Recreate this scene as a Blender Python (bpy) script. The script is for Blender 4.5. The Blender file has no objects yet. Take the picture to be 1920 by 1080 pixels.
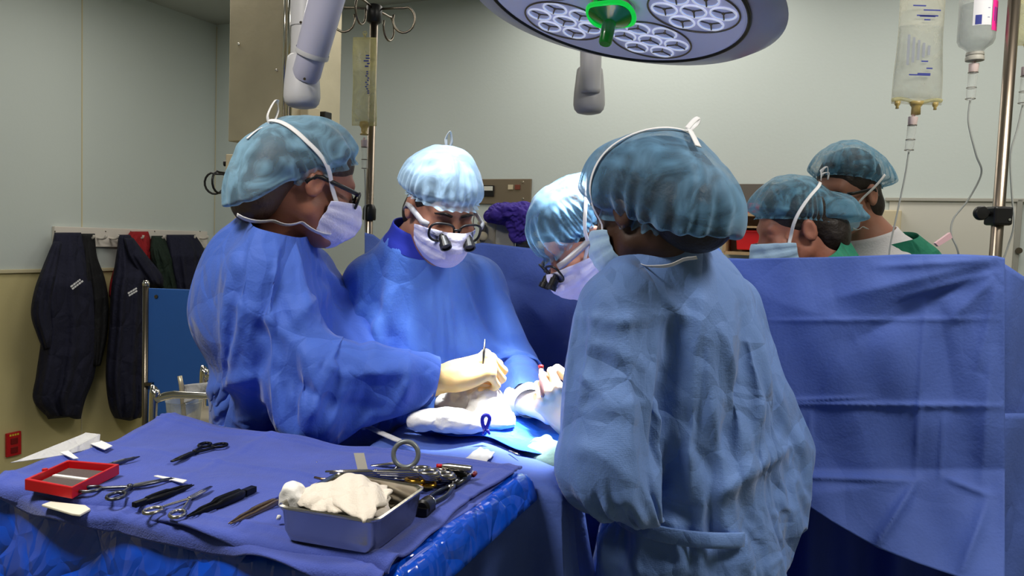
import bpy, bmesh, math, random
import numpy as np
from mathutils import Vector, Matrix
random.seed(7); RNG = np.random.default_rng(7)
SC = bpy.context.scene
COL = SC.collection
F32 = np.float32
pi = math.pi

# ------------------------------------------------------------------ camera
FPX = 1430.0
CAM_Z = 1.5
PITCH = math.atan(88/FPX); ROLL = math.radians(2.06)
fwd = Vector((0, math.cos(PITCH), -math.sin(PITCH)))
up0 = Vector((0, math.sin(PITCH), math.cos(PITCH)))
rt0 = Vector((1, 0, 0))
CR = rt0*math.cos(ROLL) + up0*math.sin(ROLL)
CU = up0*math.cos(ROLL) - rt0*math.sin(ROLL)
CPOS = Vector((0, 0, CAM_Z))

def ray(px, py):
    return (fwd + CR*((px-960)/FPX) + CU*(-(py-540)/FPX))
def P(px, py, Y):
    d = ray(px, py); return CPOS + d*(Y/d.y)
def PT(px, py, z):
    d = ray(px, py); return CPOS + d*((z-CAM_Z)/d.z)
def PP(px, py, p0, n):
    d = ray(px, py); return CPOS + d*((Vector(p0)-CPOS).dot(n)/d.dot(n))
def proj(V):
    """(N,3) array -> pixel x, y, depth"""
    R = np.array([CR, CU, fwd]); q = (np.asarray(V)-np.array(CPOS)) @ R.T
    return 960+FPX*q[:, 0]/q[:, 2], 540-FPX*q[:, 1]/q[:, 2], q[:, 2]

cam_d = bpy.data.cameras.new('camera'); cam = bpy.data.objects.new('camera', cam_d)
COL.objects.link(cam)
cam_d.sensor_width = 36; cam_d.lens = 36*FPX/1920; cam_d.clip_start = 0.05
cam.matrix_world = Matrix(((CR.x, CU.x, -fwd.x, 0), (CR.y, CU.y, -fwd.y, 0), (CR.z, CU.z, -fwd.z, CAM_Z), (0, 0, 0, 1)))
SC.camera = cam

# ------------------------------------------------------------------ objects
def prop(o, label=None, cat=None, group=None, kind=None):
    if label: o['label'] = label
    if cat: o['category'] = cat
    if group: o['group'] = group
    if kind: o['kind'] = kind
    return o
def empty(name, loc=(0, 0, 0), label=None, cat=None, group=None):
    o = bpy.data.objects.new(name, None); COL.objects.link(o); o.location = loc
    o.empty_display_size = 0.05
    bpy.context.view_layer.update()
    return prop(o, label, cat, group)
def meshobj(name, V, Fc, mat, parent=None, smooth=True, subdiv=0, solid=0, bevel=0):
    """V in world coordinates; parented objects keep world place."""
    V = np.asarray(V, dtype=float)
    org = V.mean(axis=0) if len(V) else np.zeros(3)
    me = bpy.data.meshes.new(name)
    pm = None
    if parent is not None:
        w = Vector(parent.get('_org', (0, 0, 0)))
    else:
        w = Vector((0, 0, 0))
    lo = V.min(axis=0); hi = V.max(axis=0)
    base = np.array([(lo[0]+hi[0])/2, (lo[1]+hi[1])/2, lo[2]])
    me.from_pydata((V-base).tolist(), [], [list(map(int, f)) for f in Fc])
    me.update()
    if smooth: me.polygons.foreach_set('use_smooth', [True]*len(me.polygons))
    if mat: me.materials.append(mat)
    o = bpy.data.objects.new(name, me); COL.objects.link(o)
    o.location = Vector(base)
    if parent is not None:
        o.parent = parent
        o.matrix_parent_inverse = Matrix.Translation(-Vector(wloc(parent)))
        o['_w'] = tuple(base)
    if bevel:
        m = o.modifiers.new('bevel', 'BEVEL'); m.width = bevel; m.segments = 2; m.limit_method = 'ANGLE'
        m.angle_limit = math.radians(40)
    if solid:
        m = o.modifiers.new('solid', 'SOLIDIFY'); m.thickness = solid; m.offset = 0
    if subdiv:
        m = o.modifiers.new('sub', 'SUBSURF'); m.levels = subdiv; m.render_levels = subdiv
    return o
def wloc(o):
    v = Vector(o.get('_w', o.location)); return v

class MB:
    """collects shapes (world coordinates) for ONE mesh object"""
    def __init__(s): s.V = []; s.F = []
    def add(s, V, Fc):
        n = len(s.V); s.V += [tuple(v) for v in V]; s.F += [[i+n for i in f] for f in Fc]; return s
    def box(s, c, size, X=(1, 0, 0), Y=(0, 1, 0), Z=(0, 0, 1), taper=1.0):
        c = Vector(c); X, Y, Z = Vector(X), Vector(Y), Vector(Z); a, b, d = [q/2 for q in size]
        V = []
        for k in (-1, 1):
            t = taper if k > 0 else 1.0
            for (i, j) in ((-1, -1), (1, -1), (1, 1), (-1, 1)):
                V.append(c + X*(a*i*t) + Y*(b*j*t) + Z*(d*k))
        return s.add(V, [(3, 2, 1, 0), (4, 5, 6, 7), (0, 1, 5, 4), (1, 2, 6, 5), (2, 3, 7, 6), (3, 0, 4, 7)])
    def tube(s, pts, r, n=10, cap=True, closed=False, flat=1.0, upv=None):
        pts = [Vector(p) for p in pts]; m = len(pts)
        rs = r if isinstance(r, (list, tuple)) else [r]*m
        V = []; nx = None
        for i, p in enumerate(pts):
            if closed: t = pts[(i+1) % m]-pts[i-1]
            else: t = pts[min(i+1, m-1)]-pts[max(i-1, 0)]
            t = t.normalized() if t.length > 1e-9 else Vector((0, 0, 1))
            if nx is None:
                a = Vector(upv) if upv is not None else (Vector((0, 0, 1)) if abs(t.z) < .9 else Vector((1, 0, 0)))
                nx = (a - t*a.dot(t)).normalized()
            else:
                if upv is not None:
                    a = Vector(upv); q = a - t*a.dot(t)
                    nx = q.normalized() if q.length > 1e-3 else nx
                else:
                    q = nx - t*nx.dot(t); nx = q.normalized() if q.length > 1e-6 else nx
            ny = t.cross(nx)
            for k in range(n):
                a = 2*pi*k/n
                V.append(p + nx*(math.cos(a)*rs[i]*flat) + ny*(math.sin(a)*rs[i]))
        Fc = []
        for i in range(m if closed else m-1):
            j = (i+1) % m
            for k in range(n):
                l = (k+1) % n
                Fc.append((i*n+k, i*n+l, j*n+l, j*n+k))
        if cap and not closed:
            Fc.append(tuple(range(n-1, -1, -1))); Fc.append(tuple((m-1)*n+k for k in range(n)))
        return s.add(V, Fc)
    def lathe(s, base, axis, prof, n=24, X=None, mod=None, cap=True):
        """prof: list of (distance along the axis, radius)"""
        base = Vector(base); ax = Vector(axis).normalized()
        a = Vector(X) if X is not None else (Vector((0, 0, 1)) if abs(ax.z) < .9 else Vector((1, 0, 0)))
        e1 = (a-ax*a.dot(ax)).normalized(); e2 = ax.cross(e1)
        V = []
        for (h, r) in prof:
            for k in range(n):
                t = 2*pi*k/n; rr = r*(mod(t) if mod else 1)
                V.append(base+ax*h+e1*(rr*math.cos(t))+e2*(rr*math.sin(t)))
        Fc = []
        for i in range(len(prof)-1):
            for k in range(n):
                l = (k+1) % n
                Fc.append((i*n+k, i*n+l, (i+1)*n+l, (i+1)*n+k))
        if cap:
            Fc.append(tuple(range(n-1, -1, -1))); m = len(prof)-1
            Fc.append(tuple(m*n+k for k in range(n)))
        return s.add(V, Fc)
    def prism(s, poly, d):
        """poly: 3-D outline, extruded by the vector d"""
        n = len(poly); d = Vector(d)
        V = [Vector(p) for p in poly]+[Vector(p)+d for p in poly]
        Fc = [tuple(range(n-1, -1, -1)), tuple(range(n, 2*n))]
        for k in range(n):
            l = (k+1) % n; Fc.append((k, l, n+l, n+k))
        return s.add(V, Fc)
    def grid(s, fn, nu, nv, wrapu=False):
        V = [fn(i/(nu if wrapu else nu-1), j/(nv-1)) for j in range(nv) for i in range(nu)]
        Fc = []
        for j in range(nv-1):
            for i in range(nu if wrapu else nu-1):
                k = (i+1) % nu
                Fc.append((j*nu+i, j*nu+k, (j+1)*nu+k, (j+1)*nu+i))
        return s.add(V, Fc)
    def build(s, name, mat, parent=None, smooth=False, fixn=True, **kw):
        o = meshobj(name, s.V, s.F, mat, parent, smooth=smooth, **kw)
        if fixn:
            bm = bmesh.new(); bm.from_mesh(o.data); bmesh.ops.recalc_face_normals(bm, faces=bm.faces); bm.to_mesh(o.data); bm.free()
        return o
def smooth_angle(o, deg=40):
    me = o.data
    me.polygons.foreach_set('use_smooth', [True]*len(me.polygons))
    try: me.set_sharp_from_angle(angle=math.radians(deg))
    except Exception: pass
    return o
def spline(pts, n=8, closed=False):
    """Catmull-Rom through pts"""
    pts = [Vector(p) for p in pts]; m = len(pts); out = []
    for i in range(m if closed else m-1):
        if closed: a, b, c, d = pts[i-1], pts[i], pts[(i+1) % m], pts[(i+2) % m]
        else: a, b, c, d = pts[max(i-1, 0)], pts[i], pts[i+1], pts[min(i+2, m-1)]
        for k in range(n):
            t = k/n
            out.append(.5*((2*b)+(c-a)*t+(2*a-5*b+4*c-d)*t*t+(3*b-a-3*c+d)*t**3))
    if not closed: out.append(pts[-1])
    return out
def copy_tree(o, parent=None, offset=None):
    c = o.copy(); COL.objects.link(c)
    if parent is not None: c.parent = parent
    for ch in list(o.children): copy_tree(ch, c)
    return c

# ------------------------------------------------------------------ materials
def _n(nt, t, **kw):
    n = nt.nodes.new(t)
    for k, v in kw.items(): setattr(n, k, v)
    return n
def S(c):
    """sRGB 0-255 -> linear"""
    out = []
    for v in c:
        v = v/255; out.append(v/12.92 if v <= .04045 else ((v+.055)/1.055)**2.4)
    return tuple(out)+(1,)
def mat(name, col, rough=.5, metal=0, spec=.5, bump=0, bscale=60, var=0, vscale=8, trans=0, ior=1.45, alpha=1, emit=0, ecol=None,
        sheen=0, coat=0, crumple=0, cscale=9, cz=.7, dots=0, dscale=500, sss=0):
    m = bpy.data.materials.new(name); m.use_nodes = True; nt = m.node_tree; nt.nodes.clear()
    out = _n(nt, 'ShaderNodeOutputMaterial'); b = _n(nt, 'ShaderNodeBsdfPrincipled'); nt.links.new(b.outputs[0], out.inputs[0])
    I = b.inputs; c = col if len(col) == 4 else tuple(col)+(1,)
    I['Base Color'].default_value = c; I['Roughness'].default_value = rough; I['Metallic'].default_value = metal
    I['Specular IOR Level'].default_value = spec; I['IOR'].default_value = ior
    I['Transmission Weight'].default_value = trans; I['Alpha'].default_value = alpha
    I['Sheen Weight'].default_value = sheen; I['Coat Weight'].default_value = coat
    if sss:
        I['Subsurface Weight'].default_value = sss; I['Subsurface Radius'].default_value = (.012, .004, .002)
    if emit:
        I['Emission Color'].default_value = ecol or c; I['Emission Strength'].default_value = emit
    tc = _n(nt, 'ShaderNodeTexCoord')
    if var:
        nz = _n(nt, 'ShaderNodeTexNoise'); nz.inputs['Scale'].default_value = vscale; nz.inputs['Detail'].default_value = 5
        nt.links.new(tc.outputs['Object'], nz.inputs['Vector'])
        mx = _n(nt, 'ShaderNodeMix', data_type='RGBA')
        mr = _n(nt, 'ShaderNodeMapRange'); mr.inputs[1].default_value = .3; mr.inputs[2].default_value = .7
        nt.links.new(nz.outputs[0], mr.inputs[0]); nt.links.new(mr.outputs[0], mx.inputs[0])
        mx.inputs[6].default_value = tuple(v*(1-var) for v in c[:3])+(1,); mx.inputs[7].default_value = tuple(min(1, v*(1+var)) for v in c[:3])+(1,)
        nt.links.new(mx.outputs[2], I['Base Color'])
    last = None
    def addb(hout, strength, dist):
        nonlocal last
        bp = _n(nt, 'ShaderNodeBump'); bp.inputs['Strength'].default_value = strength; bp.inputs['Distance'].default_value = dist
        nt.links.new(hout, bp.inputs['Height'])
        if last is not None: nt.links.new(last, bp.inputs['Normal'])
        last = bp.outputs[0]
    if crumple:
        for sc_, st in ((cscale, 1), (cscale*2.6, .5)):
            wn = _n(nt, 'ShaderNodeTexNoise'); wn.inputs['Scale'].default_value = sc_*.6; wn.inputs['Detail'].default_value = 1.5
            nt.links.new(tc.outputs['Object'], wn.inputs['Vector'])
            va = _n(nt, 'ShaderNodeVectorMath', operation='MULTIPLY_ADD'); va.inputs[1].default_value = (1.6/sc_,)*3
            mp_ = _n(nt, 'ShaderNodeMapping'); mp_.inputs['Scale'].default_value = (1, 1, cz); nt.links.new(tc.outputs['Object'], mp_.inputs[0])
            nt.links.new(wn.outputs['Color'], va.inputs[0]); nt.links.new(mp_.outputs[0], va.inputs[2])
            vo = _n(nt, 'ShaderNodeTexVoronoi', feature='DISTANCE_TO_EDGE'); vo.inputs['Scale'].default_value = sc_
            nt.links.new(va.outputs[0], vo.inputs['Vector'])
            addb(vo.outputs['Distance'], 1.0, crumple*st/sc_)
    if bump:
        nz = _n(nt, 'ShaderNodeTexNoise'); nz.inputs['Scale'].default_value = bscale; nz.inputs['Detail'].default_value = 4
        nt.links.new(tc.outputs['Object'], nz.inputs['Vector']); addb(nz.outputs[0], bump, .01)
    if dots:
        vo = _n(nt, 'ShaderNodeTexVoronoi'); vo.inputs['Scale'].default_value = dscale; vo.inputs['Randomness'].default_value = .3
        nt.links.new(tc.outputs['Object'], vo.inputs['Vector']); addb(vo.outputs['Distance'], dots, .002)
    if last is not None: nt.links.new(last, I['Normal'])
    return m
def film(name, col, a_face=.4, a_edge=.9, rough=.6, streak=.25, vscale=25, sheen=.3, transl=.3, edge_pow=1.0, stretch=(1, 1, 1), col2=None):
    """thin see-through cloth: alpha by how obliquely it is seen and by streaks of doubled fabric"""
    m = bpy.data.materials.new(name); m.use_nodes = True; nt = m.node_tree; nt.nodes.clear()
    out = _n(nt, 'ShaderNodeOutputMaterial')
    b = _n(nt, 'ShaderNodeBsdfPrincipled'); b.inputs['Base Color'].default_value = col; b.inputs['Roughness'].default_value = rough
    b.inputs['Sheen Weight'].default_value = sheen; b.inputs['Specular IOR Level'].default_value = .25
    tl = _n(nt, 'ShaderNodeBsdfTranslucent'); tl.inputs[0].default_value = col
    m1 = _n(nt, 'ShaderNodeMixShader'); m1.inputs[0].default_value = transl
    nt.links.new(b.outputs[0], m1.inputs[1]); nt.links.new(tl.outputs[0], m1.inputs[2])
    tr = _n(nt, 'ShaderNodeBsdfTransparent')
    mix = _n(nt, 'ShaderNodeMixShader')
    nt.links.new(tr.outputs[0], mix.inputs[1]); nt.links.new(m1.outputs[0], mix.inputs[2]); nt.links.new(mix.outputs[0], out.inputs[0])
    lw = _n(nt, 'ShaderNodeLayerWeight'); lw.inputs[0].default_value = .35
    mr = _n(nt, 'ShaderNodeMapRange'); mr.inputs[3].default_value = a_face; mr.inputs[4].default_value = a_edge
    nt.links.new(lw.outputs['Facing'], mr.inputs[0])
    tc = _n(nt, 'ShaderNodeTexCoord'); mp = _n(nt, 'ShaderNodeMapping'); mp.inputs['Scale'].default_value = stretch
    nt.links.new(tc.outputs['Object'], mp.inputs[0])
    nz = _n(nt, 'ShaderNodeTexNoise'); nz.inputs['Scale'].default_value = vscale; nz.inputs['Detail'].default_value = 4; nz.inputs['Distortion'].default_value = 1.5
    nt.links.new(mp.outputs[0], nz.inputs['Vector'])
    m2 = _n(nt, 'ShaderNodeMapRange'); m2.inputs[1].default_value = .42; m2.inputs[2].default_value = .68; m2.inputs[3].default_value = -streak*.5; m2.inputs[4].default_value = streak
    nt.links.new(nz.outputs[0], m2.inputs[0])
    ad = _n(nt, 'ShaderNodeMath', operation='ADD', use_clamp=True); nt.links.new(mr.outputs[0], ad.inputs[0]); nt.links.new(m2.outputs[0], ad.inputs[1])
    nt.links.new(ad.outputs[0], mix.inputs[0])
    if col2:
        mx = _n(nt, 'ShaderNodeMix', data_type='RGBA'); mx.inputs[6].default_value = col; mx.inputs[7].default_value = col2
        m3 = _n(nt, 'ShaderNodeMapRange'); m3.inputs[1].default_value = .4; m3.inputs[2].default_value = .65
        nt.links.new(nz.outputs[0], m3.inputs[0]); nt.links.new(m3.outputs[0], mx.inputs[0])
        nt.links.new(mx.outputs[2], b.inputs['Base Color']); nt.links.new(mx.outputs[2], tl.inputs[0])
    bp = _n(nt, 'ShaderNodeBump'); bp.inputs['Strength'].default_value = .25; bp.inputs['Distance'].default_value = .006
    nt.links.new(nz.outputs[0], bp.inputs['Height']); nt.links.new(bp.outputs[0], b.inputs['Normal'])
    return m

# ------------------------------------------------------------------ distance fields (numpy)
def A(v): return np.array(v, dtype=F32)
def d_cap(Pn, a, b, ra, rb):
    a = A(a); b = A(b); ab = b-a; q = Pn-a
    t = np.clip((q@ab)/max(float(ab@ab), 1e-9), 0, 1)
    d = q - t[:, None]*ab
    return np.sqrt((d*d).sum(1)) - (ra+(rb-ra)*t)
def d_ell(Pn, c, r, R=None):
    q = Pn-A(c)
    if R is not None: q = q@A(R)            # columns of R are the axes
    r = A(r); k0 = np.sqrt(((q/r)**2).sum(1)); k1 = np.sqrt(((q/(r*r))**2).sum(1))+1e-9
    return k0*(k0-1)/k1
def d_box(Pn, c, h, R=None, rd=0):
    q = Pn-A(c)
    if R is not None: q = q@A(R)
    q = np.abs(q)-(A(h)-rd)
    return np.sqrt((np.maximum(q, 0)**2).sum(1)) + np.minimum(q.max(1), 0) - rd
def smin(a, b, k):
    if k <= 0: return np.minimum(a, b)
    h = np.clip(.5+.5*(b-a)/k, 0, 1)
    return b+(a-b)*h-k*h*(1-h)
def smax(a, b, k): return -smin(-a, -b, k)
def nets(fn, xs, ys, zs):
    xs, ys, zs = [np.asarray(v, F32) for v in (xs, ys, zs)]
    nx, ny, nz = len(xs), len(ys), len(zs)
    G = np.stack(np.meshgrid(xs, ys, zs, indexing='ij'), -1).reshape(-1, 3)
    F = fn(G).reshape(nx, ny, nz)
    neg = F < 0
    cnt = np.zeros((nx-1, ny-1, nz-1), np.int8)
    for i in (0, 1):
        for j in (0, 1):
            for k in (0, 1):
                cnt += neg[i:nx-1+i, j:ny-1+j, k:nz-1+k]
    act = (cnt > 0) & (cnt < 8)
    I, J, K = np.nonzero(act)
    vid = -np.ones(act.shape, np.int64); vid[I, J, K] = np.arange(len(I))
    acc = np.zeros((len(I), 3)); num = np.zeros(len(I))
    crd = (xs, ys, zs)
    corners = [(i, j, k) for i in (0, 1) for j in (0, 1) for k in (0, 1)]
    for a in corners:
        for ax in range(3):
            if a[ax]: continue
            b = list(a); b[ax] = 1
            fa = F[I+a[0], J+a[1], K+a[2]]; fb = F[I+b[0], J+b[1], K+b[2]]
            m = (fa < 0) != (fb < 0)
            t = np.where(m, fa/(fa-fb+1e-20), 0)
            pa = np.stack([xs[I+a[0]], ys[J+a[1]], zs[K+a[2]]], 1); pb = np.stack([xs[I+b[0]], ys[J+b[1]], zs[K+b[2]]], 1)
            acc += np.where(m[:, None], pa+(pb-pa)*t[:, None], 0); num += m
    V = acc/num[:, None]
    quads = []
    def q4(s0, d1, d2, ax):
        pass
    # edges along each axis
    for ax in range(3):
        u, v = (ax+1) % 3, (ax+2) % 3
        sl0 = [slice(None)]*3; sl1 = [slice(None)]*3
        sl0[ax] = slice(0, -1); sl1[ax] = slice(1, None)
        ch = neg[tuple(sl0)] != neg[tuple(sl1)]
        first = neg[tuple(sl0)]
        E = np.stack(np.nonzero(ch), 1)
        shp = act.shape
        ok = (E[:, u] > 0) & (E[:, v] > 0) & (E[:, u] < shp[u]) & (E[:, v] < shp[v])
        E = E[ok]
        f = first[E[:, 0], E[:, 1], E[:, 2]]
        def cell(du, dv):
            c = E.copy(); c[:, u] -= du; c[:, v] -= dv
            return vid[c[:, 0], c[:, 1], c[:, 2]]
        q = np.stack([cell(0, 0), cell(1, 0), cell(1, 1), cell(0, 1)], 1)
        q[~f] = q[~f][:, ::-1]
        q = q[:, ::-1] if False else q
        quads.append(q)
    Q = np.concatenate(quads)
    Q = Q[(Q >= 0).all(1)]
    return V, Q
def prune(V, Q, keepface):
    Q = Q[keepface]; used = np.unique(Q); mp = -np.ones(len(V), np.int64); mp[used] = np.arange(len(used))
    return V[used], mp[Q]
def edges_of(Q):
    e = np.concatenate([Q[:, [0, 1]], Q[:, [1, 2]], Q[:, [2, 3]], Q[:, [3, 0]]]); e.sort(axis=1)
    u, c = np.unique(e, axis=0, return_counts=True)
    return u, u[c == 1]
def vnormals(V, Q):
    d1 = V[Q[:, 2]]-V[Q[:, 0]]; d2 = V[Q[:, 3]]-V[Q[:, 1]]; n = np.cross(d1, d2)
    N = np.stack([np.bincount(Q.ravel(), np.repeat(n[:, k], 4), len(V)) for k in range(3)], 1)
    return N/(np.linalg.norm(N, axis=1)[:, None]+1e-12)
def lap(V, E, n, val):
    out = np.zeros_like(V)
    for k in range(3):
        out[:, k] = np.bincount(E[:, 0], V[E[:, 1], k], n)+np.bincount(E[:, 1], V[E[:, 0], k], n)
    return out/val[:, None]-V
def relax(V, Q, it=3, k=.5):
    E, B = edges_of(Q); n = len(V); val = np.bincount(E.ravel(), minlength=n).astype(float)
    free = np.ones(n, bool); free[np.unique(B)] = False
    for _ in range(it):
        L = lap(V, E, n, val); V = V+np.where(free[:, None], L*k, 0)
    return V
def vnoise(X, freq, seed=0):
    """smooth random field in [-1,1] from a few plane waves"""
    r = np.random.default_rng(seed); out = np.zeros(len(X))
    for _ in range(10):
        k = r.normal(size=3); k = k/np.linalg.norm(k)*freq*r.uniform(.5, 1.5)
        out += np.sin(X@k*2*pi+r.uniform(0, 6.28))
    return out/3.2
def wrinkle(V, Q, stretch, iters=150, out=.02, inn=.015, bend=.05, tang=.03, pin=None, seed=1, grav=.0, amp=.002, freq=9):
    """cloth relaxation: the sheet is given more length than it has room for and buckles into folds.
    stretch: (E,) per-edge length factor or a function (mid, dir, length) -> factor"""
    E, B = edges_of(Q); n = len(V); X0 = V.copy(); N = vnormals(V, Q)
    # bending pairs: opposite corners across quads are diagonals
    D = np.concatenate([Q[:, [0, 2]], Q[:, [1, 3]]])
    C = np.concatenate([E, D])
    d = V[C[:, 1]]-V[C[:, 0]]; L0 = np.linalg.norm(d, axis=1)+1e-9
    f = stretch((V[C[:, 0]]+V[C[:, 1]])/2, d/L0[:, None], L0) if callable(stretch) else stretch
    L = L0*f
    cnt = np.bincount(C.ravel(), minlength=n).astype(float)+1e-9
    val = np.bincount(E.ravel(), minlength=n).astype(float)+1e-9
    l0 = lap(V, E, n, val)
    X = V+N*(vnoise(V, freq, seed)*amp+vnoise(V, freq*2.7, seed+5)*amp*.5)[:, None]
    free = np.ones(n) if pin is None else 1-pin.astype(float)
    i0, i1 = C[:, 0], C[:, 1]
    for it in range(iters):
        d = X[i1]-X[i0]; l = np.sqrt((d*d).sum(1))+1e-9
        g = d*((l-L)/l*.5)[:, None]
        mv = np.stack([np.bincount(i0, g[:, k], n)-np.bincount(i1, g[:, k], n) for k in range(3)], 1)/cnt[:, None]*1.6
        X = X+mv*free[:, None]
        X = X+(lap(X, E, n, val)-l0)*(bend*free)[:, None]
        if grav: X[:, 2] -= grav*free
        dv = X-X0; nd = (dv*N).sum(1); tv = dv-N*nd[:, None]
        nd2 = np.clip(nd, -inn, out)
        tl = np.linalg.norm(tv, axis=1)+1e-9; tv = tv*np.minimum(1, tang/tl)[:, None]
        X = np.where(free[:, None] > 0, X0+tv+N*nd2[:, None], X0)
    return X
def drape_sim(V0, X, Q, sdf, pin, steps=150, it=16, g=.00025, anchor=.002, thick=.013, bend=.01, damp=.9, fric=.6, cinch=None, stretch=1.0, seed=0, noise=.003, shear=.35, smooth_every=0):
    """position-based cloth: falls onto the body described by sdf. V0 rest shape, X start"""
    E, B = edges_of(Q); n = len(V0)
    D = np.concatenate([Q[:, [0, 2]], Q[:, [1, 3]]])
    C = np.concatenate([E, D]); k = np.concatenate([np.ones(len(E)), np.full(len(D), shear)])
    L = np.linalg.norm(V0[C[:, 1]]-V0[C[:, 0]], axis=1)*stretch+1e-9
    i0, i1 = C[:, 0], C[:, 1]
    cnt = np.bincount(i0, k, n)+np.bincount(i1, k, n)+1e-9
    val = np.bincount(E.ravel(), minlength=n).astype(float)+1e-9
    N = vnormals(V0, Q)
    l0 = lap(V0, E, n, val)*0
    X = X+N*(vnoise(V0, 7, seed)*noise)[:, None]; Xp = X.copy(); free = (1-pin)[:, None]; P0 = X.copy()
    bfree = free.copy(); bfree[np.unique(B)] = 0
    h = .004
    for s in range(steps):
        v = (X-Xp)*damp; Xp = X.copy()
        v *= np.minimum(1, .012/(np.linalg.norm(v, axis=1)+1e-9))[:, None]
        X = X+v*free; X[:, 2] -= g*free[:, 0]
        if anchor: X = X+(V0-X)*anchor*free
        for _ in range(it):
            d = X[i1]-X[i0]; l = np.sqrt((d*d).sum(1))+1e-9
            w = (l-L)/l*.5*k; w = np.where(l < L, w*.85, w); gq = d*w[:, None]
            mv = np.stack([np.bincount(i0, gq[:, c], n)-np.bincount(i1, gq[:, c], n) for c in range(3)], 1)/cnt[:, None]*1.7
            X = X+mv*free
        if bend: X = X+lap(X, E, n, val)*(bend*bfree)
        f = X.astype(F32); d0 = sdf(f)
        m = d0 < thick
        if m.any():
            q = f[m]; gr = np.stack([sdf(q+A([h, 0, 0]))-d0[m], sdf(q+A([0, h, 0]))-d0[m], sdf(q+A([0, 0, h]))-d0[m]], 1)
            gr = gr/(np.linalg.norm(gr, axis=1)[:, None]+1e-9)
            X[m] += gr*(thick-d0[m])[:, None]*free[m]
            Xp[m] = Xp[m]*(1-fric)+X[m]*fric
        if cinch is not None: X = cinch(X)
        X = np.where(free > 0, X, P0)
    return X
def subdiv_mesh(V, Q, smooth=.35):
    E, B = edges_of(Q); n = len(V); key = E[:, 0]*n+E[:, 1]
    def eid(p, q):
        lo = np.minimum(p, q); hi = np.maximum(p, q); return n+np.searchsorted(key, lo*n+hi)
    e = [eid(Q[:, k], Q[:, (k+1) % 4]) for k in range(4)]
    f = n+len(E)+np.arange(len(Q))
    V2 = np.concatenate([V, (V[E[:, 0]]+V[E[:, 1]])/2, V[Q].mean(1)])
    Q2 = np.concatenate([np.stack([Q[:, k], e[k], f, e[k-1]], 1) for k in range(4)])
    if smooth: V2 = relax(V2, Q2, 2, smooth)
    return V2, Q2
def img_folds(V, Q, folds):
    """press ridges (+) and creases (-) into a cloth along lines seen from the front"""
    N = vnormals(V, Q)
    for (pts, w, h) in folds:
        x, y, z = proj(V)
        view = V-np.array(CPOS); view /= np.linalg.norm(view, axis=1)[:, None]
        face = (N*view).sum(1) < .1
        p = np.array([(q.x, q.y) for q in [Vector((a, b, 0)) for a, b in pts]], float)
        sp = np.array([(v.x, v.y) for v in spline([(a, b, 0) for a, b in pts], 6)])
        best = np.full(len(V), 1e9); tt = np.zeros(len(V))
        xy = np.stack([x, y], 1); m = len(sp)-1
        for i in range(m):
            a, b = sp[i], sp[i+1]; ab = b-a; t = np.clip(((xy-a)@ab)/(ab@ab+1e-9), 0, 1)
            dd = np.linalg.norm(xy-a-t[:, None]*ab, axis=1); u = dd < best
            best[u] = dd[u]; tt[u] = (i+t[u])/m
        fade = np.sin(np.clip(tt, .02, .98)*pi)**.5
        g = np.exp(-np.abs(best/w)**1.4)*fade*face
        V = V+N*(g*h)[:, None]
    return V
# ------------------------------------------------------------------ people
def nrm(v): v = Vector(v); return v.normalized()
class Head:
    """a head placed in the world: local x = its right, y = face forward, z = up; centre between the ears"""
    def __init__(s, c, f, roll=0, scale=1.0, upv=(0, 0, 1)):
        s.c = Vector(c); f = nrm(f); u = Vector(upv); u = (u-f*u.dot(f)).normalized()
        r = f.cross(u)
        if roll: q = Matrix.Rotation(roll, 3, f); u = q@u; r = q@r
        s.M = np.array([r, f, u]).T; s.s = scale      # columns = axes
    def w(s, p): return np.asarray(p, float)*s.s @ s.M.T + np.array(s.c)
    def wv(s, p): return Vector(s.w(np.array([p]))[0])
    def l(s, p): return (np.asarray(p)-np.array(s.c)) @ s.M / s.s

def head_sdf(L, ears=True):
    d = d_ell(L, (0, -.012, .038), (.075, .095, .088))
    d = smin(d, d_ell(L, (0, .03, -.035), (.062, .068, .078)), .03)
    d = smin(d, d_ell(L, (0, .055, -.095), (.034, .034, .026)), .03)
    d = smin(d, d_cap(L, (-.05, .005, -.06), (-.02, .06, -.1), .018, .016), .03)
    d = smin(d, d_cap(L, (.05, .005, -.06), (.02, .06, -.1), .018, .016), .03)
    d = smin(d, d_cap(L, (-.034, .075, .022), (.034, .075, .022), .013, .013), .02)
    for sx in (-1, 1):
        d = smin(d, d_ell(L, (sx*.045, .062, -.028), (.02, .022, .02)), .02)
        d = smax(d, -d_ell(L, (sx*.032, .1, .0), (.019, .018, .011)), .012)
        d = smin(d, d_ell(L, (sx*.032, .076, -.0), (.013, .013, .012)), .003)
    d = smin(d, d_cap(L, (0, .09, .005), (0, .112, -.034), .007, .012), .012)
    for sx in (-1, 1): d = smin(d, d_ell(L, (sx*.012, .1, -.037), (.009, .012, .008)), .008)
    d = smin(d, d_ell(L, (0, .088, -.066), (.024, .014, .007)), .006)
    d = smin(d, d_ell(L, (0, .086, -.077), (.02, .014, .007)), .006)
    if ears:
        for sx in (-1, 1):
            e = d_ell(L, (sx*.079, -.008, -.006), (.011, .02, .032))
            e = smax(e, -d_ell(L, (sx*.09, -.004, -.004), (.008, .011, .02)), .006)
            d = smin(d, e, .006)
    return d
def head_smooth(L):
    d = d_ell(L, (0, -.012, .038), (.077, .098, .09))
    d = smin(d, d_ell(L, (0, .03, -.035), (.066, .072, .08)), .04)
    d = smin(d, d_cap(L, (0, .09, .0), (0, .1, -.05), .01, .02), .05)
    d = smin(d, d_ell(L, (0, .06, -.09), (.034, .036, .03)), .03)
    return d
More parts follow.
